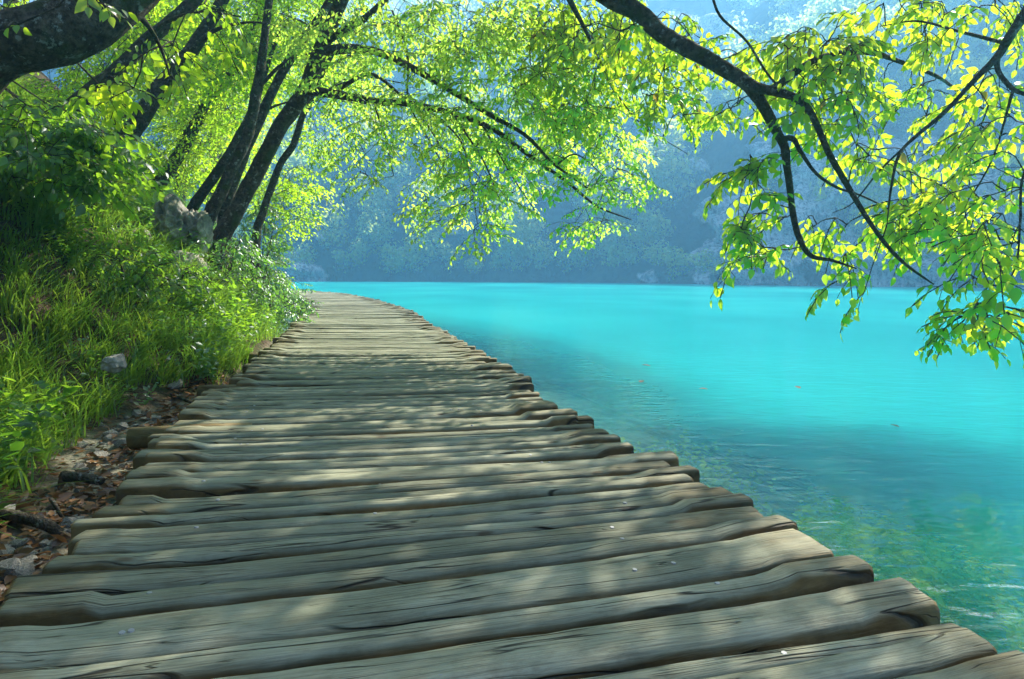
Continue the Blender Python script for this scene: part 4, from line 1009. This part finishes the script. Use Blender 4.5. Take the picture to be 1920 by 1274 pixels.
# ------------------------------------------------------------------ woods of the far shore
def crown_template(seed, nq, rad, h, q):
    r = np.random.default_rng(seed); nl = 9
    lobes = r.normal(size=(nl, 3)); lobes /= np.linalg.norm(lobes, axis=1)[:, None]; lobes *= np.array([rad * .6, rad * .6, h * .36]) * r.uniform(.5, 1, (nl, 1)); lr = r.uniform(.36, .58, nl) * rad
    li = r.integers(0, nl, nq); d = r.normal(size=(nq, 3)); d /= np.linalg.norm(d, axis=1)[:, None]
    pos = lobes[li] + d * lr[li][:, None] * r.uniform(.65, 1.08, (nq, 1)) + np.array([0, 0, h * .5])
    y = np.cross(d, r.normal(size=(nq, 3))) + np.array([0, 0, -.5]); nr = d + r.normal(0, .5, (nq, 3)) + np.array([0, 0, .4])
    return pos, frame(y, nr), q * r.uniform(.6, 1.3, nq), np.clip(.45 + .1 * r.normal(size=nq), 0, .9)
CT = [crown_template(300 + q, 460, 3.1, 6.0, .62) for q in range(5)]
r = np.random.default_rng(55)
# single trees along the shore
lb = ['rounded bushy tree at the far shore', 'tree with low spreading crown at the far shore']
shore_me = []
for q in range(5):
    p_, R_, s_, t_ = CT[q]; shore_me.append(frames_to_mesh('crown', p_, R_, s_, t_, M['leaf_far'], 3))
mb = MB(); tube(mb, np.array([(0, 0, -1), (.1, 0, 1.5), (.0, .1, 4)]), np.array([.25, .2, .08]), 7); trunk_me = mb.mesh('trunk', M['bark'])
for k, ui in enumerate(np.linspace(92, 262, 34)):
    ui = np.array([ui + r.normal(0, 1.0)]); p = hill_point(ui, np.array([r.uniform(.6, 2.2)]))[0]
    px, py, dc = project(p[None])
    t = thing('shore_tree' if px[0] < 1330 else 'shore_bush', 'bushy dark tree standing at the waterline of the far wooded shore' if px[0] < 1330 else 'small bush at the waterline below the pale far cliff', 'tree' if px[0] < 1330 else 'bush', tuple(p), 'trees along the far shore' if px[0] < 1330 else 'bushes along the far cliff')
    sc = r.uniform(.55, .95) if px[0] < 1330 else r.uniform(.22, .42)
    t.scale = (sc * r.uniform(1, 1.3), sc, sc * r.uniform(.8, 1.2)); t.rotation_euler = (0, 0, r.uniform(0, 6.28))
    obj('crown', shore_me[k % 5], t); obj('trunk', trunk_me, t)
# the forest as one mass
n = 900
ui = r.uniform(60, 330, n * 3); v = 2 + 100 * r.random(n * 3) ** 1.05
hp = hill_point(ui, v); px, py, dc = project(hp); rm = rock_mask(px, py)
keep = (r.random(len(ui)) > np.clip(rm * 1.25, 0, .93)) & (dc > 10)
hp = hp[keep][:n]; rm = rm[keep][:n]
PO = []; RO = []; SZ = []; TI = []
for k in range(len(hp)):
    tp, tR, ts, tt = CT[r.integers(5)]; a_ = r.uniform(0, 6.28); sc = r.uniform(.75, 1.55) * (1 - .5 * rm[k])
    Rz = np.array([[math.cos(a_), -math.sin(a_), 0], [math.sin(a_), math.cos(a_), 0], [0, 0, 1]])
    sub = r.random(len(tp)) < .85
    PO.append(hp[k] + (tp[sub] * np.array([sc, sc, sc * r.uniform(.85, 1.35)])) @ Rz.T - [0, 0, .3]); RO.append(np.einsum('ij,kjl->kil', Rz, tR[sub])); SZ.append(ts[sub] * sc * .95); TI.append(np.clip(tt[sub] + r.normal(0, .26), 0, .92))
PO = np.vstack(PO); print('forest quads', len(PO))
o = obj('far_forest', frames_to_mesh('far_forest', PO, np.vstack(RO), np.concatenate(SZ), np.concatenate(TI), M['leaf_far'], 3), kind='stuff')
o['label'] = 'hazy forest covering the steep slope across the lake'
